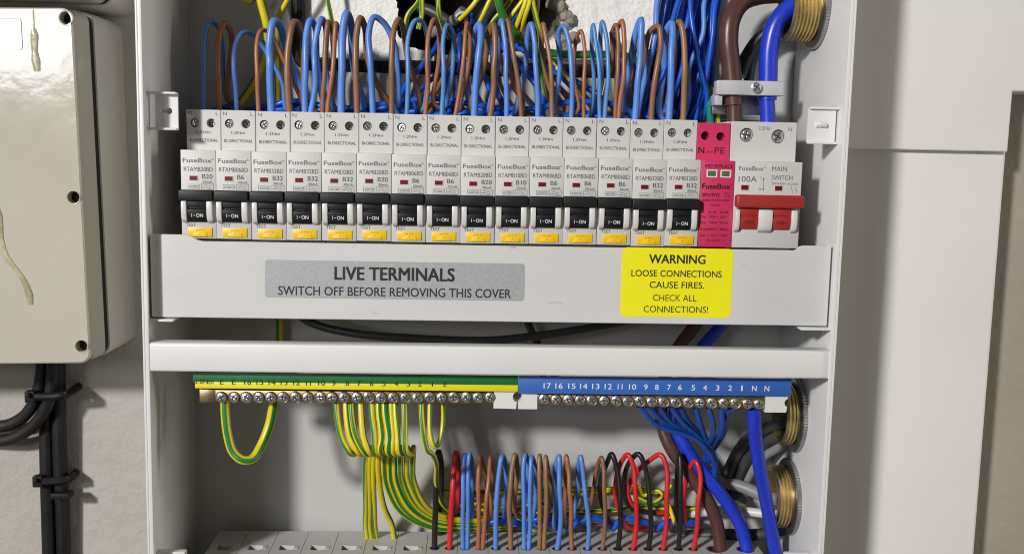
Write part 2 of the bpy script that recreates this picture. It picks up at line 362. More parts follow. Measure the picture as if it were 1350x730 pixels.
for x0, x1, sgn in ((XL, -.4, 1), (XR, 321.4, -1)):
    for zb in (10.1, at(225, 725, -2).z-18.5):
        b = MB(M_enc, M_dark)
        lo, hi = min(x0, x1), max(x0, x1)
        fx0, fx1 = (lo+3.6, hi) if sgn > 0 else (lo, hi-1.2)
        cx = (fx0+fx1)/2
        kh = [(cx+1.2*sgn*1+1.6*math.cos(t), zb+9+1.6*math.sin(t)) for t in [math.radians(-150+i*300/14) for i in range(15)]]
        if sgn > 0: kh = kh+[(cx-3, zb+9.6), (cx-3, zb+8.4)]
        else: kh = circ(cx-.5, zb+9, 1.5, 14)
        b.plate(rrect(fx0, fx1, zb, zb+18, .8), [kh], TY, TY+1.2)
        b.box(lo+.1, hi, TY-(3.4 if sgn > 0 else 2), TY+1.4, zb+17.2, zb+18.5, .5); b.box(lo+.1, hi, TY-(3.4 if sgn > 0 else 2), TY+1.4, zb-.6, zb+.7, .5)
        if sgn < 0: b.tube([(cx-3, TY-.4, zb+9.3), (cx-.5, TY-1.1, zb+9.6), (cx+2, TY-.5, zb+9.2)], 1.5, n=8)
        o = part(b, 'fixing_tab')
for x0, x1 in ((XL+.2, -2.5), (321, XR-.2)):
    b = MB(M_enc); b.box(x0, x1, -9.5, 6, -87.0, -85.8, .4); part(b, 'cover_ledge')
b = MB(M_zinc); b.box(-9, 327, 66, 67.2, -40, -5); b.box(-9, 327, 60, 67, -39, -37.8, .2); b.box(-9, 327, 60, 67, -7, -5.8, .2); part(b, 'din_rail')
b = MB(M_zinc); b.box(-9, 327, 66, 67.2, -287, -252); b.box(-9, 327, 60, 67, -286, -284.8, .2); part(b, 'din_rail')

# ------------------------------------------------------------------ shared small meshes
M_dscrew = mat('dark_screw', (.06, .06, .065), .4, .6)  # darker metal than zinc_screw, for the surge protector
def screw_mesh(r, m_=None):
    b = MB(m_ or M_steel, M_dark)
    b.lathe([(0.9, r), (.25, r), (0, r*.86), (-.05, 0)], (0, 0, 0), 'y', 18)
    b.cur = 1
    w = r*.13
    b.box(-r*.72, r*.72, -.09, .2, -w, w); b.box(-w, w, -.085, .2, -r*.72, r*.72)
    b.cur = 0
    for k in range(4):                                  # quarter lands stand a little proud and catch the light unevenly
        t = math.radians(45+90*k); c = (r*.42*math.cos(t), r*.42*math.sin(t))
        b.prism([(c[0]-r*.2, c[1]-r*.2), (c[0]+r*.2, c[1]-r*.2), (c[0]+r*.2, c[1]+r*.2), (c[0]-r*.2, c[1]+r*.2)], -.16-.05*k, .1, 'y', .06)
    o = b.build('terminal_screw'); me = o.data; bpy.data.objects.remove(o); return me
SCREW = screw_mesh(2.05); SCREW_S = screw_mesh(1.75, M_dscrew); SCREW_L = screw_mesh(3.3); SCREW_B = screw_mesh(2.55)
def screw(me, parent, x, y, z, rot=None, name='terminal_screw'):
    o = link(name, me, parent); o.location = (x*S, y*S, z*S); o.rotation_euler = (rnd.uniform(-.10, .10), rnd.uniform(0, 6.28) if rot is None else rot, rnd.uniform(-.12, .12)); return o
def mesh_of(b, name):
    o = b.build(name); me = o.data; bpy.data.objects.remove(o); return me

# ------------------------------------------------------------------ circuit breakers
PW = 17.8
def stepped_body(b, w, holes, zt=20.7, step=12.1, g=.12, dep=6):
    prof = [(0, 0), (0, -45), (5, -45), (5, -44.6), (14, -44.6), (14, -66), (60, -66), (60, zt), (step+dep, zt), (step+dep, .0)]
    b.prism(prof[::1], g, w-g, 'x', .28)
    hs = [circ(x, z, r, 20) for x, z, r in holes]
    b.plate(rrect(g, w-g, -.5, zt, .5, 2), hs, step, step+dep+.02, 'y', (rrect(g+.3, w-g-.3, -.5, zt-.3, .5, 2), .3))
GUARD = [(0.05, -24.6), (-3.0, -24.9), (-3.7, -26.5), (-3.8, -30), (-3.5, -33), (-2.6, -35.4), (-1.2, -36.6), (0.05, -37)]
b = MB(M_wb); stepped_body(b, PW, [(4.35, 13.9, 2.35), (12.75, 13.9, 2.35)])
# inset window frame and the thin raised line above the test button
BODY = mesh_of(b, 'body')
b = MB(M_blk); b.box(-.35, 17.0, -4.6, .0, -25.6, -20.1, .6, 3); TOG = mesh_of(b, 'toggle')
b = MB(M_blk); b.prism([(0, -24.5), (-2.7, -24.8), (-2.6, -28.9), (-1.9, -29.2), (-2.1, -29.6), (-2.9, -30), (-2.7, -33), (-1.9, -36), (0, -36.7)], 3.5, 13.3, 'x', .2); LEV = mesh_of(b, 'lever')
b = MB(M_inkw); b.box(5.75, 6.0, -.02, .02, -33.9, -32.1); b.box(6.7, 7.5, -.02, .02, -33.1, -32.85); b.text('ON', 8.1, 11.6, -33.0, 1.8, 0, .012)
for v in b.bm.verts: v.co.y += (-2.7-.067*(v.co.z+33) if v.co.z > -33 else -2.7+.8*(-33-v.co.z)/3)-.1
LEVT = mesh_of(b, 'lettering')
b = MB(M_guard); b.prism(GUARD, .7, 3.35, 'x', .45); GL = mesh_of(b, 'guard')
b = MB(M_guard); b.prism(GUARD, 13.45, 16.3, 'x', .45); GR = mesh_of(b, 'guard')
b = MB(M_yel, M_yeld); b.box(3.2, 15.5, -.6, .5, -44.1, -39.4, .2); b.prism([(5.6, -43.95), (6.3, -42.0), (7.9, -42.0), (8.3, -41.6), (10.6, -41.6), (11, -42.0), (12.6, -42.0), (13.3, -43.95)], -.95, -.3, 'y', .12); b.cur = 1
b.box(7.3, 8.6, -.66, -.55, -40.75, -40.45); b.box(9.1, 9.8, -.66, -.55, -40.75, -40.4); b.box(10.2, 11.5, -.66, -.55, -40.75, -40.45); b.box(9.3, 9.65, -1.0, -.6, -42.5, -41.75)
BTN = mesh_of(b, 'test_button')
def window_mesh(x0, x1, z0, z1, m_):
    b = MB(M_wb, m_); b.plate([(x0-.35, z0-.35), (x1+.35, z0-.35), (x1+.35, z1+.35), (x0-.35, z1+.35)], [[(x0, z0), (x1, z0), (x1, z1), (x0, z1)]], -.16, .05)
    b.cur = 1; b.box(x0-.05, x1+.05, -.06, .1, z0-.05, z1+.05); return mesh_of(b, 'status_window')
WIN = window_mesh(4.5, 8.5, -15.3, -13.1, M_redw)
def frame(b, x0, x1, z0, z1, y, t=.16):
    for q in ((x0, x1, z1-t, z1), (x0, x1, z0, z0+t), (x0, x0+t, z0+t, z1-t), (x1-t, x1, z0+t, z1-t)):
        b.raw([(q[0], y, q[2]), (q[1], y, q[2]), (q[1], y, q[3]), (q[0], y, q[3])], [(0, 1, 2, 3)])
def wave(b, x0, x1, z, y, a=.35, t=.12, n=14):
    vs = []; 
    for i in range(n+1):
        s_ = i/n; x = x0+(x1-x0)*s_; zz = z+a*math.sin(s_*2*math.pi); vs += [(x, y, zz-t), (x, y, zz+t)]
    b.raw(vs, [(2*i, 2*i+2, 2*i+3, 2*i+1) for i in range(n)])
YT = -.06
_let = {}
def breaker_text(kind):
    if kind in _let: return _let[kind]
    b = MB(M_ink, M_inkl)
    b.cur = 1; b.text('FuseBox', 1.2, 15.6, -5.2, 2.15, YT, .026); b.text('®', 15.7, 16.7, -4.6, .9, YT, 0)
    b.cur = 0
    b.text('RTAMB%sBD' % kind, 1.6, 16.2, -9.65, 2.15, YT, .006)
    b.text('B'+str(int(kind)), 10.8, 16.0 if len(str(int(kind))) == 2 else 14.2, -13.3, 2.25, YT, .016)
    b.text('30mA', 11.1, 16.0, -16.0, 1.2, YT, .01)
    b.text('6000', 4.2, 8.9, -18.5, 1.3, YT, 0); frame(b, 3.5, 9.5, -19.7, -17.3, YT)
    frame(b, 10.3, 16.6, -20, -16.9, YT); wave(b, 11.5, 15.4, -18.0, YT); wave(b, 11.5, 15.4, -19.1, YT); b.raw([(10.8, YT, -18.9), (12, YT, -18.9), (12, YT, -18.7), (10.8, YT, -18.7)], [(0, 1, 2, 3)])
    b.text('TEST', 2.1, 7.3, -38.0, 1.6, YT, .01)
    ym = 12.1+YT
    b.text('N', 1.1, 3.1, 18.9, 1.9, ym, 0); b.text('L', 15.2, 16.6, 18.8, 1.9, ym, 0)
    b.text('1.2Nm', 5.4, 12.4, 9.2, 1.4, ym, .015)
    b.text('BI-DIRECTIONAL', 1.7, 16.2, 5.0, 1.6, ym, .012)
    _let[kind] = mesh_of(b, 'lettering'); return _let[kind]
KINDS = ['20', '06', '32', '32', '32', '20', '06', '06', '20', '10', '06', '06', '06', '32', '32']
def make_breaker(i, kind):
    t = thing('circuit_breaker', '%s white circuit breaker %sin the upper row, marked B%d' % (ORD[i], '' if i == 0 else 'from the left ', int(kind)), 'circuit breaker', (PW*i+rnd.uniform(-.07, .07), rnd.uniform(-.2, .2), rnd.uniform(-.28, .28)), 'circuit breakers in the upper row')
    t.rotation_euler.y = rnd.uniform(-.004, .004)
    link('body', BODY, t); tg = link('toggle', TOG, t); lv = link('lever', LEV, t); link('lettering', LEVT, lv)
    tg.location = (0, rnd.uniform(-.2, .2)*S, rnd.uniform(-.2, .2)*S)
    link('guard', GL, t); link('guard', GR, t); link('test_button', BTN, t); link('status_window', WIN, t); link('lettering', breaker_text(kind), t)
    screw(SCREW, t, 4.35, 13.3, 13.9); screw(SCREW, t, 12.75, 16.2, 13.9)
    return t
for i, k in enumerate(KINDS): make_breaker(i, k)

# ------------------------------------------------------------------ surge protector
spd = thing('surge_protector', 'bright pink surge protection module between breakers and main switch', 'surge protector', (PW*15, .3, 0))
b = MB(M_pink); stepped_body(b, PW, [(4.3, 12.8, 2.3), (12.5, 12.6, 2.3)], zt=19.6); b.build('body', spd)
for x in (3.0, 10.3):
    b = MB(M_carr, M_green); b.plate(rrect(x, x+5.6, -8.7, -4.7, .3, 2), [[(x+.7, -8.1), (x+4.9, -8.1), (x+4.9, -5.3), (x+.7, -5.3)]], -.2, .05)
    b.cur = 1; b.box(x+.6, x+5.0, -.04, .1, -8.2, -5.2); b.build('status_window', spd)
screw(SCREW_S, spd, 4.3, 17, 12.8); screw(SCREW_S, spd, 12.5, 17, 12.6)
b = MB(M_inkd); ym = 12.1+YT
b.text('N', .9, 4.0, 5.2, 3.3, ym, .02); b.text('1.2Nm', 4.4, 8.6, 4.4, 1.1, ym); b.text('PE', 9.6, 15.0, 5.2, 3.3, ym, .0)
b.text('RED:REPLACE', 2.2, 16.6, -2.9, 1.7, YT, .02)
b.text('FuseBox', 1.1, 15.8, -13.3, 2.6, YT, .035); b.text('®', 15.9, 16.9, -12.4, .9, YT)
b.text('SPD1M72', 1.2, 10.4, -17.8, 1.7, YT, .03); b.text('T2', 13.3, 15.3, -17.8, 1.3, YT); frame(b, 12.7, 15.9, -19.0, -16.6, YT)
b.text('SURGE PROTECTION', 1.2, 15.6, -20.6, 1.0, YT, .02); b.text('DEVICE', 5.8, 10.8, -23.1, 1.0, YT, .02)
b.text('L-N', 5.2, 8.8, -26.8, 1.15, YT, .02); b.text('N-PE', 11.2, 15.8, -26.8, 1.15, YT, .02)
for z, a, p, q in ((-29.2, 'Uc:', '275V~', '255V~'), (-32.2, 'In:', '20kA', '20kA'), (-35.6, 'Imax:', '40kA', '40kA'), (-38.9, 'Up:', '1.5kV', '1.5kV')):
    b.text(a, 1.0, 1.0+1.0*len(a), z, 1.1, YT, .015); b.text(p, 5.4, 9.9, z, 1.1, YT, .015); b.text(q, 10.9, 15.5, z, 1.1, YT, .015)
b.text('IEC61643-11', 4.9, 13.8, -41.4, 1.0, YT, .015)
b.build('lettering', spd)

# ------------------------------------------------------------------ main switch
def main_switch():
    ms = thing('main_switch', 'white double-width main switch with a red toggle bar, right end of upper row', 'main switch', (PW*16+.1, 0, 0))
    w = 35.4
    b = MB(M_wb); stepped_body(b, w, [(8.4, 13.7, 3.75), (25.4, 13.2, 3.75)], zt=20.7); b.build('body', ms)
    screw(SCREW_L, ms, 8.4, 13.5, 13.7, .2); screw(SCREW_L, ms, 25.4, 13.5, 13.2, .5)
    b = MB(M_redt); b.box(.1, 35.9, -5.6, 0, -24.0, -17.2, 1.4, 4); b.build('toggle', ms)
    for x0, x1 in ((3.0, 12.7), (20.2, 30.0)):
        b = MB(M_redt); b.prism([(0, -23.5), (-2.7, -23.8), (-2.6, -27.9), (-1.9, -28.2), (-2.1, -28.6), (-2.9, -29), (-2.7, -32), (-1.9, -34.8), (0, -35.6)], x0, x1, 'x', .2); lv = b.build('lever', ms)
        b = MB(M_inkd); b.text('I-ON', x0+2.6, x1-2.6, -31.4, 1.5, -2.9, .0); b.build('lettering', lv)
    for x0, x1 in ((.4, 2.9), (12.8, 20.1), (30.1, 33.2)):
        b = MB(M_guard); b.prism(GUARD, x0, x1, 'x', .5); b.build('guard', ms)
    b = MB(M_wb, M_redw)
    link('status_window', window_mesh(3.6, 7.5, -14.9, -12.4, M_redw), ms); link('status_window', window_mesh(21.4, 25.3, -15.0, -12.5, M_redw), ms)
    b = MB(M_ink, M_inkl, M_inkp)
    b.cur = 1; b.text('FuseBox', 2.0, 14.8, -3.7, 2.2, YT, .02); b.text('®', 15, 16, -3.2, .9, YT); b.cur = 0
    b.text('100A', 2.0, 11.6, -9.2, 2.9, YT); b.text('I', 13.6, 13.9, -8.4, 1.2, YT); b.text('0', 12.9, 14.0, -14.4, 1.3, YT)
    b.raw([(15.1, YT, -14.8), (15.3, YT, -14.8), (15.3, YT, -8.6), (15.1, YT, -8.6), (14.7, YT, -9.4), (15.2, YT, -8.2), (15.7, YT, -9.4), (14.7, YT, -14.0), (15.7, YT, -14.0), (15.2, YT, -15.2)], [(0, 1, 2, 3), (4, 6, 5), (7, 8, 9)])
    b.text('MAIN', 19.4, 27.2, -3.6, 2.3, YT); b.text('SWITCH', 19.3, 30.4, -8.2, 2.3, YT); b.text('230/400V~AC22A', 19.4, 33.6, -11.3, 1.1, YT)
    for x in (29.6, 31.8):
        b.raw([(x, YT, -13.2), (x+1.1, YT, -14.4), (x+1.0, YT, -14.6), (x-.1, YT, -13.4), (x+1, YT, -14.5), (x+1.15, YT, -14.5), (x+1.15, YT, -16.2), (x+1, YT, -16.2), (x+.5, YT, -12.6), (x+.65, YT, -12.6), (x+.65, YT, -13.4), (x+.5, YT, -13.4)], [(0, 1, 2, 3), (4, 5, 6, 7), (8, 9, 10, 11)])
    b.build('lettering', ms); b = MB(M_ink, M_inkl, M_inkp)
    ym = 12.1+YT
    b.cur = 2; b.text('L', 3.2, 4.6, 17.4, 2.0, ym, .0); b.cur = 1; b.text('2.5Nm', 14.6, 21.4, 17.4, 1.9, ym); b.text('N', 30.6, 32.5, 17.2, 2.2, ym)
    b.build('lettering', ms)
main_switch()

# ------------------------------------------------------------------ terminal cover with its two labels
cov = thing('terminal_cover', 'long white metal cover plate with warning labels below the upper breakers', 'cover plate', (160, -7, -86))
def cpart(b, name, par=None, **k):
    o = b.build(name, par or cov, **k)
    if par is None: o.matrix_parent_inverse = Matrix.Translation(-Vector(cov.location))
    return o
zc0, zc1 = -85.0, -42.6
def notch(dx=0, dz=0):
    out = [(-14.0+dx, zc0+dz), (335.7-dx, zc0+dz), (335.7-dx, zc1-dz-.3), (320.5-dx*0, zc1-dz-.3)]
    out += [(318.6, zc1-1.0-dz), (317.6, zc1-2.2-dz), (316, zc1-2.9-dz)]
    out += [(12.2, zc1-3.2-dz), (9.6, zc1-2.6-dz), (7.4, zc1-1.2-dz), (5, zc1-.2-dz), (3.2, zc1-dz), (-14.0+dx, zc1-dz)]
    return out
b = MB(M_cover); b.plate(notch(), [], -7, -5.6, 'y', (notch(.35, .35), .4))
b.box(-13.9, 335.6, -6.2, 8, zc0-.2, zc0+1.0, .4)
b.box(-14.0, -12.9, -6, 8, zc0+1, zc1-1); b.box(334.5, 335.6, -6, 8, zc0+1, zc1-1)
cpart(b, 'plate', ang=30)
sl = thing  # labels
def sticker(name, x0, x1, z0, z1, r, m_, label):
    b = MB(m_); b.plate(rrect(x0, x1, z0, z1, r), [], -7.12, -6.99); o = cpart(b, name); o['label'] = label; return o
st = sticker('warning_label', 43.4, 176.1, -74.0, -54.6, 1.6, M_slab, 'silver label reading LIVE TERMINALS')
b = MB(M_inkk); b.text('LIVE TERMINALS', 78.9, 139.9, -61.0, 6.5, -7.19, .028); b.text('SWITCH OFF BEFORE REMOVING THIS COVER', 50.2, 169.2, -70.3, 4.5, -7.19, .010)
o = b.build('lettering', st); 
st = sticker('warning_label', 226.1, 284.2, -81.3, -45.2, 2.6, M_ylab, 'yellow label reading WARNING LOOSE CONNECTIONS CAUSE FIRES')
b = MB(M_inkk)
def px_text(s_, u0, u1, v, hpx, wt):
    p, q = at(u0, v, -7.19), at(u1, v, -7.19); b.text(s_, p.x, q.x, (p.z+q.z)/2-.25, hpx/2.57, -7.19, wt)
px_text('WARNING', 856, 930, 341, 11.5, .022); px_text('LOOSE CONNECTIONS', 832.5, 951.5, 360, 8.6, .010); px_text('CAUSE FIRES.', 856.5, 928.5, 375, 8.6, .010); px_text('CHECK ALL', 861, 918.5, 392, 8.3, .0); px_text('CONNECTIONS!', 848.5, 933.5, 407, 8.6, .0)
b.build('lettering', st)

# ------------------------------------------------------------------ earth and neutral terminal bars
def bar(name, label, cat, xa, xb, zt, zb, split, scr0, scr1, ns, zs, zs1, texts, ink, blue):
    t = thing(name, label, cat, ((xa+xb)/2, 4, zb-6))
    inv = Matrix.Translation(-Vector(t.location))
    def P(b, n, **k):
        o = b.build(n, t, **k); o.matrix_parent_inverse = inv; return o
    if blue: b = MB(M_sblue); b.box(xa, xb, -6.2, -5, zb, zt, .15); P(b, 'number_strip')
    else:
        b = MB(M_sgreen, M_syel); b.box(xa-.9, xb, -6.2, -5, split, zt, .1); b.cur = 1; b.box(xa, xb, -6.15, -5.02, zb, split, .1); P(b, 'number_strip')
    b = MB(ink)
    for s_, x, z, h, wd in texts: b.text(s_, None, None, z, h, -6.27, .008, cent=x, maxw=wd)
    P(b, 'lettering')
    b = MB(M_barbr)
    zc = (zs+zs1)/2
    for k in range(ns):
        x = scr0+(scr1-scr0)*k/(ns-1); z = zs+(zs1-zs)*k/(ns-1)
        b.lathe([(-3.5, 2.35), (-4.0, 2.75), (-4.2, 3.0), (-3.6, 3.15), (0, 3.15)], (x, 0, z), 'y', 14)
    b.box(scr0-3.4, scr1+3.4, -3.6, 5.5, zc-2.9, zc+2.9, .3); P(b, 'brass_bar')
    for k in range(ns):
        x = scr0+(scr1-scr0)*k/(ns-1); z = zs+(zs1-zs)*k/(ns-1)
        o = screw(SCREW_B, t, x+rnd.uniform(-.12, .12), -4.6+rnd.uniform(-.35, .45), z+rnd.uniform(-.15, .15)); o.matrix_parent_inverse = inv
    return t, P
es0, es1 = 20.0, 159.4
nm = ['E', 'E']+[str(k) for k in range(16, 0, -1)]+['E']
un = [292, 308, 326.5, 342.5, 358.5, 374.5, 391, 406.5, 424, 440, 458, 473.5, 490, 506, 522.5, 538.5, 553.5, 570, 587]
tx = [('2.0Nm', at(269, 502, -6.2).x, -118.4, 2.5, 9.4)]
for s_, u in zip(nm, un):
    p = at(u, 502.5+(u-290)*.006, -6.2); tx.append((s_, p.x, -118.5, 2.6, 2.4 if s_ == '11' else 3.5 if len(s_) == 2 else .6 if s_ == '1' else 1.8))
eb, P = bar('earth_bar', 'brass earth bar with green and yellow number strip under the crossbar', 'terminal bar', 7.0, 173.9, -113.7, -122.0, -118.6, es0, es1, 23, -127.2, -125.8, tx, M_inkk, False)
b = MB(M_barbr); b.box(8.2, 16.8, -2.5, 5, -130.5, -123.5, .4); P(b, 'bar_end')
b = MB(M_carr); nh = [(173.6+2.2*math.cos(math.radians(a)), -125.5+2.6*math.sin(math.radians(a))) for a in range(90, 271, 20)]
b.plate([(161.4, -131.6), (173.3, -131.9)]+[(p[0], p[1]) for p in nh[::-1]]+[(173.6, -122.2), (161.6, -122.2)][0:], [], -4, 4); P(b, 'carrier')
bn = [str(k) for k in range(17, 0, -1)]+['N', 'N']
ub = [721.5, 737, 754, 769.5, 785.5, 802, 817.5, 834, 851.5, 866, 882, 896.5, 914, 929.5, 946, 962.5, 978, 994.5, 1011]
tx = [(s_, at(u, 508+(u-721)*.0125, -6.2).x, -118.7-(i*.012), 2.8, 2.5 if s_ == '11' else 3.8 if len(s_) == 2 else 2.5 if s_ == 'N' else .75 if s_ == '1' else 1.9) for i, (s_, u) in enumerate(zip(bn, ub))]
nb, P = bar('neutral_bar', 'brass neutral bar with blue number strip under the crossbar', 'terminal bar', 174.1, 318.8, -113.7, -123.0, 0, 187.7, 302.6, 19, -126.5, -127.9, tx, M_inkw, True)
b = MB(M_carr); nh = [(174.2-2.2*math.cos(math.radians(a)), -125.6+2.6*math.sin(math.radians(a))) for a in range(90, 271, 20)]
b.plate([(174.3, -123.1)]+nh+[(174.4, -131.9), (184.4, -131.9), (184.4, -123.1)], [], -4, 4); P(b, 'carrier')
b = MB(M_carr); b.plate([(306, -132.4), (317.4, -132.4)]+[(318.6-2.3*math.sin(math.radians(a)), -127.2-2.3*math.cos(math.radians(a))) for a in range(20, 161, 20)]+[(318.4, -123.1), (306, -123.1)], [], -4, 4); P(b, 'carrier')

# ------------------------------------------------------------------ second row, seen from above
Z2 = -226.3; LX = .8
def module_top(w, holes, slot):
    b = MB(M_lowb, M_dark, M_zinc)
    hs = []
    if slot: hs = [[(4.6, 37.2), (11.6, 37.2), (12.8, 38.4), (12.8, 43.4), (4.6, 44.6)]]
    hs += [circ(x, 40.5, r, 16) for x, r in holes]
    b.plate([(.15, 12.2), (w-.15, 12.2), (w-.15, 66.5), (.15, 66.5)], hs, Z2, Z2-7, 'z')
    b.prism([(0, -20.7), (0, -65), (14, -65), (14, -86), (60, -86), (66.5, -60), (66.5, -7.1), (12.2, -7.1), (12.2, -20.7)], .15, w-.15, 'x')
    for v in b.bm.verts:
        if v.co.z > -100: v.co.z += Z2
    if slot:
        b.box(12.9, 15.6, 38.2, 43.0, Z2-.02, Z2+.25, .12)
        b.raw([(4.7, 37.3, Z2-6), (12.7, 37.3, Z2-1.2), (12.7, 44.4, Z2-1.2), (4.7, 44.4, Z2-6)], [(0, 1, 2, 3)])
    for x, r in holes:
        b.cur = 2; b.lathe([(Z2-3, r*.98), (Z2+.05, r*.98), (Z2+.25, r*.82), (Z2-3, r*.78)], (x, 40.5, 0), 'z', 16)
        b.cur = 1; b.lathe([(Z2-2.9, r*.8), (Z2-2.8, 0)], (x, 40.5, 0), 'z', 16); b.cur = 0
    return mesh_of(b, 'body')
BL = module_top(PW, [], True); BK = module_top(PW, [(4.6, 3.0), (13.4, 3.0)], False)
for k in range(16):
    if k < 7: t = thing('blanking_module', '%s empty grey blanking module in the lower row' % ('leftmost' if k == 0 else ORD[k]+' from the left'), 'blanking module', (LX+PW*k, 0, 0), 'blanking modules in the lower row'); link('body', BL, t)
    else:
        t = thing('circuit_breaker', '%s wired grey breaker in the lower row, counted from the left' % ('first' if k == 7 else ORD[k-7]), 'circuit breaker', (LX+PW*k, 0, 0), 'wired breakers in the lower row'); link('body', BK, t)
t = thing('main_switch', 'grey double-width switch taking thick brown and blue cables in lower row', 'main switch', (LX+PW*16, 0, 0)); link('body', module_top(35.4, [(8.8, 5.4), (26.6, 5.4)], False), t)

# ------------------------------------------------------------------ wires
def wire(name, col, pts, dia, label, group=None, twist=None, n=10, sub=5, cat='wire', wob=0, phase=None):
    if wob: pts = [Vector(p)+Vector((rnd.uniform(-wob, wob), rnd.uniform(-wob, wob), rnd.uniform(-wob, wob)*.5)) for p in pts]
    b = MB(W[col] if isinstance(col, str) else col)
    b.tube(pts, dia/2, n=n, sub=sub, twist=(rnd.uniform(.001, .006) if twist is None else twist), phase=rnd.random() if phase is None else phase)
    return tag(b.build(name, ang=60), label, cat, group)
CN = {'blue': 'blue', 'sky': 'light blue', 'brown': 'brown', 'orange': 'light brown', 'tan': 'brown', 'royal': 'royal blue', 'navy': 'dark blue', 'red': 'red', 'black': 'black'}
UP = [  # breaker, terminal, colour, width px, front leg (bottom to peak), back leg, note
 (0, 'N', 'blue', 6.6, [(268,139),(269,88),(270,50),(277,29)], [(287,36),(292,62),(294,110)], ''),
 (0, 'L', 'orange', 7.7, [(289,143),(287,90),(289,47),(296,31)], [(304,42),(306,62),(300,130)], ''),
 (1, 'N', 'blue', 6.2, [(312,143),(308,90),(310,60),(318,45)], [(328,43),(339,52),(352,72),(372,110)], ''),
 (1, 'L', 'orange', 6, [(341,145),(339,95),(339,55),(344,41)], [(354,42),(366,62),(382,100),(398,136)], ''),
 (2, 'N', 'blue', 10, [(358,147),(356,105),(355,60),(361,28)], [(369,36),(375,60),(392,105),(402,125)], ''),
 (2, 'L', 'brown', 9, [(382,148),(379,105),(380,65),(388,29)], [(398,42),(402,75),(400,130)], ''),
 (3, 'N', 'blue', 8.5, [(402,147),(403,90),(404,45),(409,27)], [(416,36),(418,80)], 'left of the pair'),
 (3, 'N', 'blue', 8, [(409,147),(416,110),(415,60),(424,25)], [(429,38),(430,90)], 'right of the pair'),
 (3, 'L', 'brown', 6.5, [(425,148),(428,100),(430,48),(433,29)], [(438,45),(440,100)], 'left of the pair'),
 (3, 'L', 'orange', 6.2, [(431,148),(438,100),(441,55),(443,31)], [(448,48),(450,110)], 'right of the pair'),
 (4, 'N', 'blue', 10, [(450,148),(451,90),(452,40),(457,18)], [(463,30),(464,62),(470,105),(480,138)], ''),
 (4, 'L', 'brown', 8.4, [(471,149),(469,90),(470,45),(475,24)], [(482,38),(485,75),(496,110),(508,128)], ''),
 (5, 'N', 'blue', 8.2, [(492,149),(488,79),(486,45),(493,23)], [(507,32),(520,58),(523,90),(526,135)], ''),
 (5, 'L', 'brown', 7.6, [(516.5,149),(516.5,79),(519,41),(525.5,26)], [(532,37),(536,70),(552,125)], ''),
 (6, 'N', 'sky', 6.2, [(536,150),(538,90),(538,52),(547,28)], [(557,29),(562,45),(565,90),(560,140)], ''),
 (6, 'L', 'orange', 6, [(560,151),(564,113),(563,75),(566,43),(572,26)], [(578,35),(578,79),(572,136)], ''),
 (7, 'N', 'sky', 6.2, [(582,151),(585,90),(584,57),(589,34)], [(597,43),(598,79),(589,136)], ''),
 (7, 'L', 'orange', 5.7, [(599.5,151),(607,113),(611.5,75),(614,41),(616,31)], [(620,46),(618,90),(606,140)], ''),
 (8, 'N', 'blue', 9, [(625,151),(627,113),(631,75),(634,45),(632,33)], [(626,43),(622,70),(614,112)], ''),
 (8, 'L', 'brown', 8, [(646,153),(651,113),(653,68),(652,40),(650,33)], [(645,48),(636,95),(620,138)], ''),
 (9, 'N', 'blue', 6.8, [(668,153),(667,102),(666,57),(661,27)], [(657,40),(655,90),(645,140)], ''),
 (9, 'L', 'brown', 6.2, [(688,153),(684,113),(677,72),(672.5,42),(669,27)], [(668,45),(672,90),(690,145)], ''),
 (10, 'N', 'blue', 7.2, [(709,154),(707.5,102),(705,57),(700,32)], [(696,45),(693,86),(679,147)], ''),
 (10, 'L', 'tan', 6.2, [(728,154),(727,102),(724.5,75),(719,47),(716,32)], [(714,60),(722,110),(735,145)], ''),
 (11, 'N', 'blue', 6.6, [(753,155),(754,102),(750.5,57),(743,35)], [(736,43),(738,90),(732,145)], ''),
 (11, 'L', 'orange', 5.2, [(770,156),(770,105),(771,68),(766,41)], [(761,50),(757,100),(764,140)], ''),
 (12, 'N', 'sky', 5.4, [(791,156),(790.6,105),(786,60),(782,33)], [(779,54),(783,110),(778,151)], 'left of the pair'),
 (12, 'N', 'sky', 6, [(797,156),(802,105),(800,54),(794,29)], [(791,50),(794,110)], 'right of the pair'),
 (12, 'L', 'brown', 5.6, [(811,155),(814,105),(815,54),(812,33)], [(806,44),(808,76),(795,140)], 'left of the pair'),
 (12, 'L', 'orange', 6.4, [(815,156),(822,105),(823,54),(820,28)], [(814,40),(812,90)], 'right of the pair'),
 (13, 'N', 'blue', 8.6, [(837,156),(841,105),(844.6,60),(845,26)], [(839,42),(830,90),(822,140)], ''),
 (13, 'L', 'brown', 7.6, [(858.5,156),(863.6,105),(871,60),(868,35)], [(857.5,42),(850,78),(842,120)], ''),
 (14, 'N', 'blue', 9.4, [(881.7,156),(885,90),(887,45),(885.6,31)], [(879,42),(876,90)], ''),
 (14, 'L', 'tan', 8, [(901,156),(902.8,90),(901,48),(896,29)], [(890,40),(889,90)], ''),
]
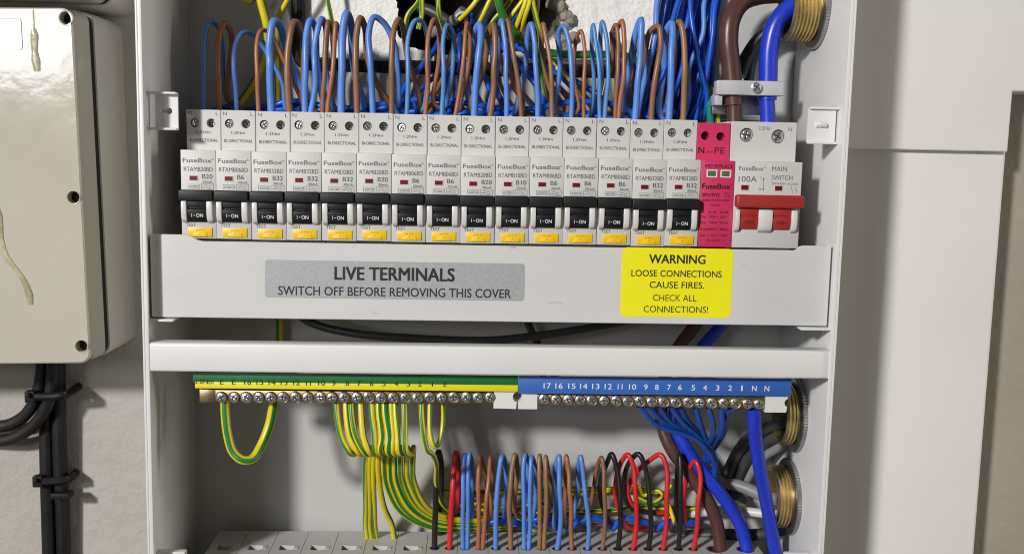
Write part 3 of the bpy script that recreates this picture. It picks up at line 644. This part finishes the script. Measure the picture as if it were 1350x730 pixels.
def loop_points(front, back, y0=40, ym=37.5, yp=43, y1=58):
    pts = []; nF = len(front); J = lambda p, a=.35: p+Vector((rnd.uniform(-a, a), rnd.uniform(-a, a), rnd.uniform(-a, a)))
    fr2 = [front[0]]
    for a_, b_ in zip(front, front[1:]): fr2 += [((a_[0]+b_[0])/2+rnd.uniform(-.9, .9), (a_[1]+b_[1])/2), b_] if abs(a_[1]-b_[1]) > 44 else [b_]
    front = fr2; nF = len(front)
    for i, (u, v) in enumerate(front):
        t = i/(nF-1); y = y0+(ym-y0)*min(1, t*2) if t < .5 else ym+(yp-ym)*(t-.5)*2
        pts.append(at(u, v, y))
    nB = len(back)
    for i, (u, v) in enumerate(back): pts.append(J(at(u, v, yp+4.5+(y1-yp-4.5)*((i)/max(1, nB-1))**.7)))
    return pts
for bi, tm, col, w, fr, bk, note in UP:
    pts = loop_points(fr, bk)
    p = pts[0].copy(); pts[0] = Vector((p.x, 40, 19)); 
    last = pts[-1]
    pts.append(Vector((last.x+rnd.uniform(-3, 6), 62, 22+rnd.uniform(0, 4)))); pts.append(Vector((last.x+rnd.uniform(2, 22), 66, 14)))
    lab = '%s wire arching from %s terminal of %s breaker%s%s' % (CN[col], tm, ORD[bi], '' if bi == 0 else ' from left', ', '+note if note else '')
    wire('wire', col, pts, w*.42, lab, 'wires looping out of the upper breakers')

# wires lying low behind the breaker row
for k in range(7):
    z = 19+k % 4*3.0; y = 60+(k*5 % 12)
    x0, x1 = [(4, 232), (20, 240), (-4, 120), (60, 255), (90, 262), (130, 258), (25, 190)][k]
    pts = [(x0+(x1-x0)*i/11, y+rnd.uniform(-2.2, 2.2)-(0 if i else -4), z+2.5*math.sin(i*1.3+k)+rnd.uniform(-1.5, 1.5)-(6 if i in (0, 11) else 0)) for i in range(12)]
    wire('wire', 'royal', pts, 3.3, 'royal blue wire running sideways low behind the upper breakers', 'blue wires lying behind the upper breakers')
# slack wires climbing towards the wall opening
for k in range(30):
    u0 = 300+k*20.5+rnd.uniform(-8, 8); u1 = 610+(u0-600)*.42+rnd.uniform(-18, 18); col = ['navy', 'brown', 'royal'][k % 3]
    if u0 > 800: u1 = u0+rnd.uniform(-30, 40)
    if u0 < 515: continue
    vp = rnd.uniform(48, 80)
    pts = [at(u0, 150, 60), at(u0+rnd.uniform(-6, 6), 130, 66), at(u0*.7+u1*.3+rnd.uniform(-8, 8), 104, 71), at(u0*.35+u1*.65, vp+14, 72), at(u1, vp-12, 80+6*(480 < u1 < 760))]
    if 525 < u1 < 735: pts.append(at(u1+rnd.uniform(-10, 10), 20, 112))
    wire('wire', col, pts, rnd.choice([2.6, 3, 3.4]), '%s slack wire climbing behind the loops of the %s breaker' % (CN[col], ORD[min(14, max(0, int((u0-243)/46)))]), 'slack wires behind the upper loops')
for k in range(8):
    u = 872+k*9.5
    wire('wire', 'navy', [at(u+8, -22, 73), at(u+4, 30, 72), at(u-4+(k % 3)*5, 85, 73), at(u-14+(k % 2)*8, 130, 73), at(u-22, 165, 73)], 3.2, 'dark blue wire deep in the bundle, against the back plate', 'deep wires of the blue bundle')
# royal blue bundle beside the supply cables
tops = [866, 874, 882, 888, 893, 899, 905, 911, 917, 922, 928, 933, 938, 943, 948, 926, 910, 940]
for k, u in enumerate(tops):
    e = 842+k*6.2+rnd.uniform(-4, 4) if k < 15 else 900+k*2
    y0 = 50+(k*7 % 22)
    pts = [at(u+rnd.uniform(2, 10), -22, y0+6), at(u, 6, y0+3), at(u*.75+e*.25+rnd.uniform(-5, 5), 45, y0), at(u*.45+e*.55+rnd.uniform(-7, 4), 88, y0+rnd.uniform(-4, 4)), at(e+rnd.uniform(-4, 4), 128, min(70, y0+4)), at(e-rnd.uniform(2, 18), 158, min(72, y0+8))]
    wire('wire', 'royal' if k % 5 else 'blue', pts, 2.9 if k % 3 else 3.4, 'royal blue bundle wire beside the brown supply cable, %s at the top edge' % (ORD[sorted(tops).index(u)]+('' if u == 866 else ' from left')), 'blue wires bundled beside the supply cables')
wire('wire', 'gyg', [at(915, 60, 70), at(934, 95, 66), at(939, 125, 62), at(944, 150, 58), at(946, 170, 50)], 4.2, 'green and yellow wire dropping behind the pink surge module', twist=.002)
wire('wire', 'teal', [at(925, 100, 60), at(934, 130, 58), at(937, 168, 50)], 4.4, 'teal green wire entering the back of the pink surge module')

# green and yellow earths at the wall opening
GYT = 'green and yellow earth wires at the wall opening'
gy = [
 ('thick earth wire dropping from the top beside the third breaker loops', 11, [(336,-30,52),(345,8,52),(352,36,54),(352,62,60),(345,90,66),(330,118,68),(314,140,66)], .0015),
 ('straight earth wire behind the thick left one', 7, [(392,-30,60),(379,0,62),(368,24,66),(365,68,68),(366,110,68),(367,160,66)], .002),
 ('earth wire falling before the black edge trim above the fourth breaker', 6, [(428,-30,66),(432,0,66),(437,26,70),(440,44,74)], .002),
 ('short earth wire bend peeking in at the top left corner', 6, [(318,-14,60),(323,0,60),(330,3,60),(338,-8,60)], .002),
 ('earth wire hooking left around the hole edge', 6.5, [(560,-20,70),(551,4,66),(538,20,64),(535,36,66),(539,52,74)], .004),
 ('earth wire ending bluntly beside the hooked one', 6.8, [(555,-30,66),(556,0,62),(556,20,60),(551.5,39,60)], .004),
 ('single earth wire curving above the eighth breaker', 6.4, [(577,-30,70),(577.6,0,66),(579,18,66),(584,34,72),(592,50,84)], .004),
 ('earth wire entering a grey sleeve', 7, [(648,-34,62),(629,0,62),(617,15,64),(606,26,68)], .004),
 ('long slanting earth wire above the ninth breaker', 6.6, [(660,-30,60),(646,0,60),(633,27,62),(622,48,68),(612,70,76)], .004),
 ('slanting earth wire crossing behind the teal one', 6.6, [(690,-26,62),(668,8,64),(652,26,66),(639,44,72)], .004),
 ('earth wire just right of the teal cable', 6.6, [(706,-30,60),(690,0,60),(674,22,62),(662,44,70)], .004),
 ('bright yellow sided earth wire right of the teal cable', 7, [(700,-30,58),(694,0,58),(686,22,60),(680,38,64),(676,52,72)], .002),
 ('yellow earth wire falling straight above the tenth breaker', 6.6, [(700,-30,56),(699,0,56),(693,20,58),(687,40,66)], .002),
 ('earth wire sweeping down to the eleventh breaker', 6.6, [(700,-30,57),(703,6,57),(708,28,58),(712,46,60),(714,90,66),(720,140,66)], .002),
 ('outermost right earth wire of the fan', 6.2, [(712,-30,62),(709,0,62),(707,20,64),(702,40,72)], .002)]
for lab, w, pp, tw in gy:
    wire('earth_wire', 'gy', [at(*q) for q in pp], w*.43, ('green and yellow '+lab).replace(' beside the third breaker loops', ' left of the third breaker'), GYT, twist=tw)
wire('earth_wire', 'gyg', [at(*q) for q in [(646,-40,54),(657,0,54),(662,18,56),(672,36,60),(690,56,64),(715,68,68),(750,72,70),(790,72,70),(825,74,70),(850,90,70)]], 4.6, 'thick teal green earth cable sweeping right along the black trim', GYT, twist=.0006)
wire('earth_wire', 'gy', [at(*q) for q in [(720,74,71),(732,88,71),(750,106,68),(764,126,66),(772,150,64)]], 2.6, 'thin green and yellow earth wire slanting below the thick teal one', GYT, twist=.003)
for lab, q, d in (('grey sleeved cable inside the wall hole', [(570,44,100),(588,34,92),(602,24,80),(612,14,76)], 6.4), ('fat dark grey cable across the wall hole', [(520,20,112),(560,12,100),(600,34,96),(640,52,92)], 7), ('brown grey conduit at the back of the wall hole', [(620,60,100),(640,20,104),(670,-10,110),(700,-40,115)], 9)):
    wire('cable', 'grey' if 'sleeved' in lab else 'dgrey', [at(*p) for p in q], d, lab, cat='cable')
wire('cable', 'white', [at(601, 22.5, 74), at(606, 18, 74), at(612, 16.5, 74)], 1.5, 'white stripped sheath end on the grey cable', cat='cable')

# ------------------------------------------------------------------ supply cables, clamp and glands at the top right
def stepped_tube(name, col, segs, label, cat='cable'):
    b = MB(W[col])
    for pts, d in segs: b.tube(pts, d/2, n=18, sub=6)
    return tag(b.build(name, ang=50), label, cat)
stepped_tube('supply_cable', 'tailbrown', [([at(968,172,40), at(968,150,40), at(967.5,135,40)], 8.0), ([at(967.8,138,40), at(966.5,120,40), at(963.5,85,40), at(960.5,55,40), at(963.5,27,41), at(977,4,45), at(1002,-6,50), at(1060,-8,52)], 10.6)], 'thick brown supply cable rising from the main switch')
stepped_tube('supply_cable', 'tailblue', [([at(1012.5,172,40), at(1012,150,40), at(1011,130,40)], 8.4), ([at(1011.3,132,40), at(1012.5,105,40), at(1014.5,62,40), at(1024,30,40), at(1047,7,40), at(1080,-2,38)], 10.4)], 'thick bright blue supply cable rising from the main switch')
wire('cable', 'black', [at(975,100,58), at(985,75,60), at(1005,48,60), at(1030,32,56), at(1062,22,50)], 8, 'black cable behind the blue supply cable', cat='cable')
wire('cable', 'dgrey', [at(985,125,62), at(992,80,64), at(1012,50,62), at(1040,36,58), at(1075,26,50)], 6, 'grey cable behind the blue supply cable', cat='cable')
cl = thing('cable_clamp', 'white nylon clamp with a screw holding brown and blue supply cables', 'cable clamp', (282, 40, 42))
inv = Matrix.Translation(-Vector(cl.location))
pa, pb = at(946.5, 106, 32), at(1035, 126, 32)
zc = (pa.z+pb.z)/2; xm = at(997.5, 115, 31).x
out = []
for i in range(25):
    t = i/24; x = pa.x+(pb.x-pa.x)*t; h = 33.2
    for cx in (at(966, 115, 40).x, at(1012.5, 115, 40).x): h -= 1.3*max(0, 1-((x-cx)/7.5)**2)
    out.append((x, h))
b = MB(M_nyl); b.prism([(pa.x, 42)]+out+[(pb.x, 42), (pb.x-3, 42), (pb.x-4, 36.6), (pa.x+4, 36.6), (pa.x+3, 42)], zc-4.0, zc+4.0, 'z', 1.0)
o = b.build('strap', cl); o.matrix_parent_inverse = inv
b = MB(M_zinc); b.box(pa.x+1, pb.x-8, 47, 50, zc-14, zc-3, .4); b.box(pa.x+1, pb.x-4, 64, 66, zc-26, zc-8, .4); b.box(pa.x-2, pb.x, 62, 64.5, zc-17, zc-15, .3); o = b.build('bracket', cl); o.matrix_parent_inverse = inv
b = MB(M_nyl); b.box(pa.x, pa.x+4, 36, 48, zc-9.5, zc-4.1, .5); o = b.build('base_block', cl); o.matrix_parent_inverse = inv
o = screw(screw_mesh(2.9), cl, xm, 30.6, zc+.2, .6, 'screw'); o.matrix_parent_inverse = inv
def gland(y, z, label, L=10):
    t = thing('cable_gland', label, 'cable gland', (XR, y, z), 'brass cable glands on the right side wall')
    prof = []
    n = int(L/2)
    for k in range(n):
        a = -4-k*2; prof += [(a, 17.0), (a-.5, 18.2), (a-1.1, 18.2), (a-1.6, 17.0)]
    prof = [(0, 17)]+prof+[(-4-n*2, 16.6), (-4-n*2, 14.8), (-1, 14.6)]
    b = MB(M_brass); b.lathe(prof, (0, 0, 0), 'x', 40); b.build('thread', t)
    b = MB(M_zinc); b.lathe([(-.1, 16), (-.1, 21.6), (-.5, 22.1), (-2.4, 22.1), (-2.9, 21.4), (-3, 17.5)], (0, 0, 0), 'x', 160, wob=lambda k, j, r: r-(.35 if k % 2 and r > 21.5 else 0)); b.build('lock_nut', t)
    b = MB(M_dark); b.lathe([(-.3, 15), (-.2, 0)], (0, 0, 0), 'x', 24); b.build('bore', t)
gland(40, 84, 'brass cable gland at the top right, above the main switch', 14)
gland(39, -144, 'brass cable gland at the right end of the neutral bar', 7)
gland(41, -194, 'lowest brass cable gland with pale cables passing behind the blue cable', 9)

# ------------------------------------------------------------------ cables glimpsed between cover and crossbar
wire('cable', 'dgrey', [at(380,405,58), at(412,426,52), at(470,440,46), at(545,446,44), at(640,449,44), at(720,441,46), at(790,430,50), at(850,418,56)], 4.8, 'dark grey cable sagging across the gap under the cover plate', cat='cable')
wire('cable', 'dgrey', [at(690,410,64), at(700,435,64), at(712,462,64), at(716,500,66)], 4.4, 'dark grey cable crossing behind the sagging one', cat='cable')
wire('earth_wire', 'gy', [at(367.5,330,70), at(368,400,70), at(368.5,440,70), at(368,480,70), at(362,535,10)], 4.6, 'green and yellow earth wire passing straight down behind the crossbar', twist=.001)
def thick(name, col, pts, d, label):
    return wire(name, col, [at(*p) for p in pts], d, label, n=18, sub=6, cat='cable')
thick('supply_cable', 'tailbrown', [(935,395,66),(915,430,64),(893,460,60),(874,510,56),(873,560,52),(886,593,48),(908,622,46),(932,657,43),(946,692,41),(950,730,40.5),(951,748,40.5)], 7.6, 'thick brown cable curving down into the lower switch')
thick('supply_cable', 'tailblue', [(975,395,64),(950,430,62),(925,460,58),(897,510,54),(890,560,50),(909,597,46),(931,627,43),(956,659,41),(976,692,40.5),(986,730,40.5),(989,748,40.5)], 7.6, 'thick blue cable curving down into the lower switch')
thick('supply_cable', 'tailblue', [(993.5,538,1),(994.5,556,2),(998,593,8),(1006,638,16),(1015,686,24),(1022,724,30),(1034,765,36)], 7.6, 'thick blue cable hanging from the right end of the neutral bar')

# ------------------------------------------------------------------ wires of the earth bar
wire('earth_wire', 'gy', [at(296.5,524,1), at(297,545,0), at(300,572,-1), at(307,595,-2), at(320,606,-3), at(333,604,0), at(346,583,6), at(356,556,9), at(361,528,9)], 4.9, 'fat green and yellow wire hanging in a wide loop at the bar\'s left end', twist=.0004, phase=.13)
EG = 'earth wires hanging from the earth bar'
sets = [(444,450,462), (456,461,473), (463,469,481), (475.5,479,488), (490,494,497), (499,503,503), (507,512,513), (515,518,519), (521,524,527), (533,534,537)]
for i, (a, m_, c) in enumerate(sets):
    u2 = [483, 488, 493, 499, 507, 514, 521, 529, 537, 545][i]; ub_ = [482, 487, 494, 517][i] if i < 4 else 0
    pts = [at(a, 528, 1), at(a+.5, 545, -1), at(m_, 575, -4), at(c-2, 594, -5), at(c+5, 598, 2), at((c+u2)/2+4, 590, 12), at(u2, 592, 20), at(u2-1, 612, 26)]
    if i < 4: pts += [at(u2-1+(ub_-u2)*.15, 640, 34), at(u2+(ub_-u2)*.45, 670, 44), at(ub_, 692, 52), at(ub_+4, 722, 60)]
    else: q = i-4; pts += [at(u2+2-q*.3, 638-q, 34), at(526+q*6.8, 672-q*1.6, 42), at(560+q*5, 692-q*2.4, 50), at(604+q*6, 698-q*2.6, 57), at(670+q*5, 694-q*2, 62)]
    wire('earth_wire', 'gy', pts, 3.3, '%s%s of ten green and yellow wires folding under the earth bar' % (ORD[i] if i == 0 else ORD[i]+' from the left', ''), EG, twist=rnd.uniform(-.003, .003))
wire('earth_wire', 'gy', [at(555.5,528,1), at(556,550,-2), at(559,575,-4), at(563,592,-4), at(570,598,3), at(575,612,14), at(576,640,36), at(590,670,54), at(640,684,62)], 2.9, 'green and yellow wire just left of the rightmost small earth loop', EG, twist=.001)
wire('earth_wire', 'gy', [at(567,528,1), at(566.5,545,-1), at(567,570,-4), at(571,586,-5), at(576,588,-2), at(582,572,2), at(584.5,550,4), at(584,528,3)], 2.5, 'rightmost small green and yellow loop under the earth bar', EG, twist=.002)
for k in (0, 1, 2, 4):
    u0 = 575+rnd.uniform(-8, 15); v0 = 668+k*3; 
    pts = [at(u0+(i*42), v0+rnd.uniform(-5, 5)-3*math.sin(i+k), 60+(k % 3)*4) for i in range(9)]
    if k in (1, 4): pts = [at(u0+i*42, 645+rnd.uniform(-3, 3)+k, 70) for i in range(8)]
    wire('earth_wire', 'gy', pts, 2.7, 'green and yellow wire running sideways behind the lower loops, %s' % ['higher of the lower pair', 'upper of the raised pair', 'lowest of all', 'x', 'lower of the raised pair', 'lowest of the lower four'][k], 'earth wires lying behind the lower breakers', twist=.002)
for u, pp in enumerate(([(842,640,56),(848,652,58),(868,646,56),(880,662,54),(890,690,50)], [(838,655,52),(858,663,52),(874,655,54),(886,640,56)])):
    wire('earth_wire', 'gy', [at(*p) for p in pp], 2.7, ['green and yellow wire curling between the red loops at right', 'short green and yellow wire crossing behind the red loops'][u], twist=.003)

# ------------------------------------------------------------------ wires of the neutral bar
NW = [[(842,534),(866,560),(917,579),(940,606),(942,628)], [(853,534),(879,559),(921,578),(942,603),(940,630)], [(868,534),(884,556),(914,572),(938,592),(944,615)], [(884,535),(899,556),(921,575),(937,594),(945,620)], [(897,536),(908,556),(927,577),(936,592),(939,612)],
      [(917,536),(924,560),(931,579),(940,600),(946,622)], [(934,536),(941,562),(937,579),(931,590),(930,608)], [(951,537),(952,560),(946,576),(937,588),(934,606)], [(963,538),(955,554),(956,566),(949,580),(941,592)]]
for k, pp in enumerate(NW):
    pts = [at(u, v, (1, 11, 24, 36, 46)[i]+(k*5 % 7-3)*(i > 0)) for i, (u, v) in enumerate(pp)]
    wire('wire', 'royal_shaded', pts, 2.9, '%s of nine blue wires gathering down from the neutral bar' % (ORD[k] if k == 0 else ORD[k]+' from the left'), 'blue wires gathering under the neutral bar')

# ------------------------------------------------------------------ wires of the lower breakers
LOW = [
 (0, 0, 'black', 8, [(573,722),(574.4,663),(575.5,615),(578,595)], [(582,608),(581,663),(577,700)], ''),
 (0, 1, 'red', 7.6, [(591.5,719),(594.4,679),(598,625),(601,596)], [(604.5,612),(603.5,663),(598,690)], ''),
 (1, 0, 'blue', 7, [(610.7,723),(610.7,657),(611,614),(613,599)], [(617,612),(617,660)], 'left of the pair'),
 (1, 0, 'blue', 7, [(616.7,723),(617,657),(617.5,612),(619,598)], [(623,612),(623,657),(627,690)], 'right of the pair'),
 (1, 1, 'orange', 6.2, [(630.7,720),(631,657),(631.6,612),(633,599)], [(637,614),(641,636),(646,690)], 'left of the pair'),
 (1, 1, 'orange', 6.2, [(637,720),(640,679),(644.4,632),(646.5,601)], [(648.5,620),(648,683)], 'right of the pair'),
 (2, 0, 'blue', 7.2, [(654,723),(654.4,668),(657.8,625),(662,601)], [(667,612),(668,645),(666,690)], ''),
 (2, 1, 'tan', 7, [(673,720),(671,668),(674.4,622),(679,599)], [(682.5,617),(682,679)], ''),
 (3, 0, 'blue', 8, [(692,723),(690.7,657),(690,617),(692.5,599)], [(697,608),(697,660)], 'left of the pair'),
 (3, 0, 'blue', 7, [(699.6,723),(698.5,657),(699.8,614),(701,602)], [(705,614),(706,657),(705,690)], 'right of the pair'),
 (3, 1, 'tan', 7.6, [(711,720),(711.6,657),(711,612),(711.5,600)], [(714,620),(715,680)], 'left of the pair'),
 (3, 1, 'tan', 7, [(719,720),(720.4,663),(719.5,612),(719.5,602)], [(723,620),(726,645),(724,690)], 'right of the pair'),
 (4, 0, 'blue', 7.2, [(739,723),(739.6,668),(737.5,623),(737.2,601)], [(733.5,614),(733,668),(730,695)], ''),
 (4, 1, 'orange', 6.4, [(753,720),(753,668),(750,623),(746.5,601)], [(746,630),(746,690)], ''),
 (5, 0, 'blue', 6.6, [(779,724),(775.6,679),(770,634),(765.5,601)], [(762.5,615),(762,645),(757,680)], ''),
 (5, 1, 'brown', 6.2, [(796,721),(797.8,668),(796,617),(793,603)], [(788,612),(781,657),(774,690)], ''),
 (6, 0, 'black', 7, [(817,725),(818,668),(814.5,624),(806.5,598)], [(799,611),(791,641),(796,672),(806,690)], ''),
 (6, 1, 'red', 7, [(838,723),(839,668),(835.5,617),(828,599)], [(818,610),(811,644),(816,672),(830,695)], ''),
 (7, 0, 'black', 7, [(858,727),(857,668),(852.6,624),(842,598)], [(828,612),(822,640),(830,668),(870,676)], ''),
 (7, 1, 'red', 7, [(878.7,723),(879,655),(879,617),(871,599)], [(855,607),(836,627),(828,651),(842,672),(879,676)], ''),
 (8, 0, 'black', 6.6, [(896.5,727),(897,651),(897,612),(896.3,599)], [(894,615),(893,690)], ''),
 (8, 1, 'red', 6.8, [(919,723),(920,668),(923.5,627),(917,608)], [(908.5,617),(902,658),(905,690)], ''),
]
for mi, ti, col, w, fr, bk, note in LOW:
    pts = loop_points(fr, bk, 40.5, 35, 40, 58)
    x = LX+PW*(7+mi)+(4.6 if ti == 0 else 13.4); dx = (-1.25 if 'left' in note else 1.25 if 'right' in note else 0)
    pts[0] = Vector((x+dx, 40.5, Z2-1.5)); last = pts[-1]
    pts.append(Vector((last.x+rnd.uniform(2, 16), 66, last.z-3)))
    lab = '%s wire looped into %s terminal of %s wired lower breaker%s' % (CN[col], ('left', 'right')[ti], 'first' if mi == 0 else ORD[mi], ', '+note if note else '')
    wire('wire', col, pts, min(w*.42, 2.6 if note else 4), lab, 'wires looping into the lower breakers')
for k in range(6):
    u = 575+k*58; pts = [at(u, 697, 60), at(u+14, 684+(k % 2)*4, 57), at(u+34, 682+(k % 3)*3, 57), at(u+52, 690, 60)]
    wire('wire', 'royal', pts, 4.2, 'short royal blue wire lying flat behind the lower loops, %s' % (ORD[k]+('' if k == 0 else ' from left')), 'flat blue wires behind the lower breakers')
# pale cables from the lowest gland
for lab, col, pp, d in (
 ('upper pale grey cable coming from the lowest gland', 'grey', [(1046,662,38),(1010,654,52),(975,640,62),(930,632,68),(880,640,70)], 7.5),
 ('middle pale cable coming from the lowest gland', 'white', [(1046,680,38),(1005,676,50),(960,672,58),(915,676,62),(870,682,66)], 5.5),
 ('lower dark cable coming from the lowest gland', 'dgrey', [(1046,694,38),(1000,704,52),(950,704,60),(900,706,66)], 7),
 ('dark cable arching from the gland beside the neutral bar', 'dgrey', [(1056,556,34),(1020,560,48),(985,580,58),(965,610,64),(952,650,68)], 7),
 ('dark grey cable arching just below the topmost dark one', 'dgrey', [(1056,568,34),(1022,575,50),(992,594,60),(975,622,66),(966,655,70)], 7),
 ('grey cable arching lowest from the gland beside the neutral bar', 'grey', [(1056,578,36),(1026,590,52),(1002,606,62),(985,632,68),(980,660,72)], 5.5)):
    thick('cable', col, pp, d, lab)

# ------------------------------------------------------------------ grey junction boxes at the left
def rr_prism(b, x0, x1, z0, z1, r, layers):
    """layers: (y, inset), front first"""
    prev = None; n = None
    for y, ins in layers:
        lp = [(p[0], y, p[1]) for p in rrect(x0+ins, x1-ins, z0+ins, z1-ins, max(.3, r-ins), 6)]
        vs = [b.bm.verts.new(p) for p in lp]; n = len(vs)
        if prev: b._mark([b.bm.faces.new((prev[i], prev[(i+1) % n], vs[(i+1) % n], vs[i])) for i in range(n)])
        prev = vs
    b._mark([b.bm.faces.new(prev)])
def junction(name, label, loc, w, h, holes, rot, xr):
    t = thing(name, label, 'junction box', loc)
    t.rotation_euler = (0, rot, 0)
    b = MB(M_jb2); rr_prism(b, -w, 0, -h/2, h/2, 7, [(38.0, 2.4), (38.1, .9), (38.7, .5), (80, 0)]); b.build('base', t, rec=True)
    b = MB(M_rub); rr_prism(b, -w+1.5, -1.6, -h/2+1.6, h/2-1.6, 6, [(30, .3), (34, -.3), (36, .3), (39, 0)]); b.build('gasket', t, rec=True)
    b = MB(M_jb, M_jb2, M_dark)
    o1 = rrect(-w+1.9, -1.9, -h/2+1.9, h/2-1.9, 5.5, 6); o0 = rrect(-w+2.7, -2.7, -h/2+2.7, h/2-2.7, 5, 6)
    b.plate(o1, [circ(x, z, 3.1, 24) for x, z in holes], 10.5, 16, 'y', (o0, .8))
    rr_prism(b, -w+.9, -.9, -h/2+.9, h/2-.9, 6, [(15.9, 1.0), (29, 0), (31, .1)])
    b.cur = 2
    for x, z in holes: b.raw([(p[0], 15.8, p[1]) for p in circ(x, z, 3.1, 24)], [tuple(range(24))])
    b.build('lid', t, rec=True)
    for x, z in holes: b = MB(M_jb); b.lathe([(10.9, 3.05), (10.2, 3.2), (10.15, 3.6), (10.6, 3.9)], (x, 0, z), 'y', 28); b.build('screw_collar', t)
    return t
jb = junction('junction_box', 'grey plastic junction box with glue drips, left of the steel enclosure', (-51.8, 0, -21.5), 150, 187, [], math.radians(-1.25), 0)
# holes measured on the tilted lid
def local(t, u, v, y):
    p = at(u, v, y); c, s_ = math.cos(-t.rotation_euler.y), math.sin(-t.rotation_euler.y); dx, dz = p.x-t.location.x/S, p.z-t.location.z/S
    return (dx*c+dz*s_, y, -dx*s_+dz*c)
for o in list(jb.children): bpy.data.objects.remove(o)
hl = [(local(jb, u, v, 10.5)[0], local(jb, u, v, 10.5)[2]) for u, v in ((87, 24), (97, 260), (107.5, 456))]
bpy.data.objects.remove(jb)
jb = junction('junction_box', 'grey plastic junction box with glue drips, left of the steel enclosure', (-51.8, 0, -21.5), 150, 187, hl, math.radians(-1.25), 0)
b = MB(M_jb)
q0, q1 = local(jb, -40, 66, 10), local(jb, 27, 23, 10)
b.plate(rrect(q0[0], q1[0], q0[2], q1[2], 1.8), [rrect(q0[0]+.7, q1[0]-.7, q0[2]+.7, q1[2]-.7, 1.3)], 10.1, 10.7); b.build('label_recess', jb)
def drip(px, radii, label):
    b = MB(M_glue); pts = [local(jb, u, v, 10.2) for u, v in px]
    def R(t):
        k = t*(len(radii)-1); i = min(int(k), len(radii)-2); return radii[i]+(radii[i+1]-radii[i])*(k-i)
    b.tube(pts, R, n=12, sub=6, flat=.3)
    o = b.build('glue_drip', jb, ang=70); o['label'] = label
drip([(43.5, 13), (43.8, 26), (44, 36), (45, 46), (45, 58), (45.5, 68), (47, 80), (49, 94)], [.3, .35, .5, 2.0, 1.8, 1.4, 2.2, 1.5], 'short amber glue drip near the top')
drip([(-8, 262), (-1, 285), (2, 315), (8, 338), (22, 356), (32, 372), (38, 388), (40, 401)], [.8, 1.4, 1.0, 1.5, 1.1, 1.5, 1.9, 1.3], 'long curved amber glue drip lower down')
junction('junction_box', 'second grey junction box peeking in above the glue-stained one', (-45.5, 6, 74.6+60), 160, 120, [], 0, 0)
# black cables and ties below the junction box
def bc(pp, d, label): return wire('cable', M_cab, [at(*p) for p in pp], d, label, 'black cables below the junction box', cat='cable', n=14)
bc([(58,430,70),(60,500,71),(61,560,72),(62,620,72),(64,690,73),(66,770,73)], 8.2, 'left straight black cable running down below the junction box')
bc([(76,430,69),(77,520,70),(79,600,71),(82,660,72),(84,720,73),(86,770,73)], 8.2, 'right straight black cable running down below the junction box')
bc([(-30,562,70),(10,560,68),(32,548,66),(46,528,64),(54,500,63),(57,430,63)], 7.2, 'inner black cable bending left beneath the junction box')
bc([(-30,580,70),(12,579,66),(40,564,64),(58,542,62),(68,510,60),(70,430,60)], 7.2, 'outer black cable bending left beneath the junction box')
for (u0, u1, v, y), lab in (((42, 86, 521, 58), 'upper black cable tie around the cables'), ((52, 90, 632, 67), 'lower black cable tie around the cables')):
    p, q = at(u0, v, y), at(u1, v-1, y); b = MB(M_rub)
    b.tube([(p.x-1.5, 79, p.z), (p.x-1.2, y+3, p.z), (p.x+1.5, y-1.5, p.z), ((p.x+q.x)/2, y-1.2, (p.z+q.z)/2-.6), (q.x-1, y-1, q.z), (q.x+.4, y+4, q.z), (q.x, 79, q.z)], 2.3, n=8, sub=4)
    b.box(p.x-2.6, p.x+3.0, y-4.2, y+1, p.z-3.4, p.z+3.2, .6); b.box(p.x-1.2, p.x+1.2, y-7, y-3, p.z+.4, p.z+2.6, .4); b.box(q.x-.6, q.x+1.6, y-2, y+4, q.z-2.2, q.z+2.2, .4)
    tag(b.build('cable_tie'), lab, 'cable tie', 'cable ties below the junction box')
b = MB(M_rub); p = at(88, 653, 64); b.box(p.x-9, p.x+2, 62, 70, p.z-1.8, p.z+1.8, .6); tag(b.build('cable_tie'), 'short black tie end below the lower cable tie', 'cable tie', 'cable ties below the junction box')

# ------------------------------------------------------------------ white trunking at the right
t = thing('trunking', 'lower white plastic trunking running down beside the steel enclosure', 'trunking', (398, 80, -100))
inv = Matrix.Translation(-Vector(t.location))
b = MB(M_trk); b.prism([(339.5, 79.9), (339.5, 56), (341, 55), (455.6, 55), (457.2, 56.2), (457.4, 79.9)], -420, 9.5, 'z', .0); o = b.build('cover', t); o.matrix_parent_inverse = inv
t = thing('trunking', 'upper wide white trunking section overlapping the lower trunking', 'trunking', (398, 80, 60))
inv = Matrix.Translation(-Vector(t.location))
b = MB(M_trk)
L0 = [(339.6, 7.9), (455.0, 7.9), (455.4, 8.3), (455.6, 42.2), (640, 42.2), (640, 330), (339.6, 330)]
b.plate(L0, [], 50, 79.9, 'y', ([(340.2, 8.5), (454.2, 8.5), (454.6, 8.9), (454.8, 43), (639, 43), (639, 329), (340.2, 329)], .7)); o = b.build('cover', t, ang=25); o.matrix_parent_inverse = inv
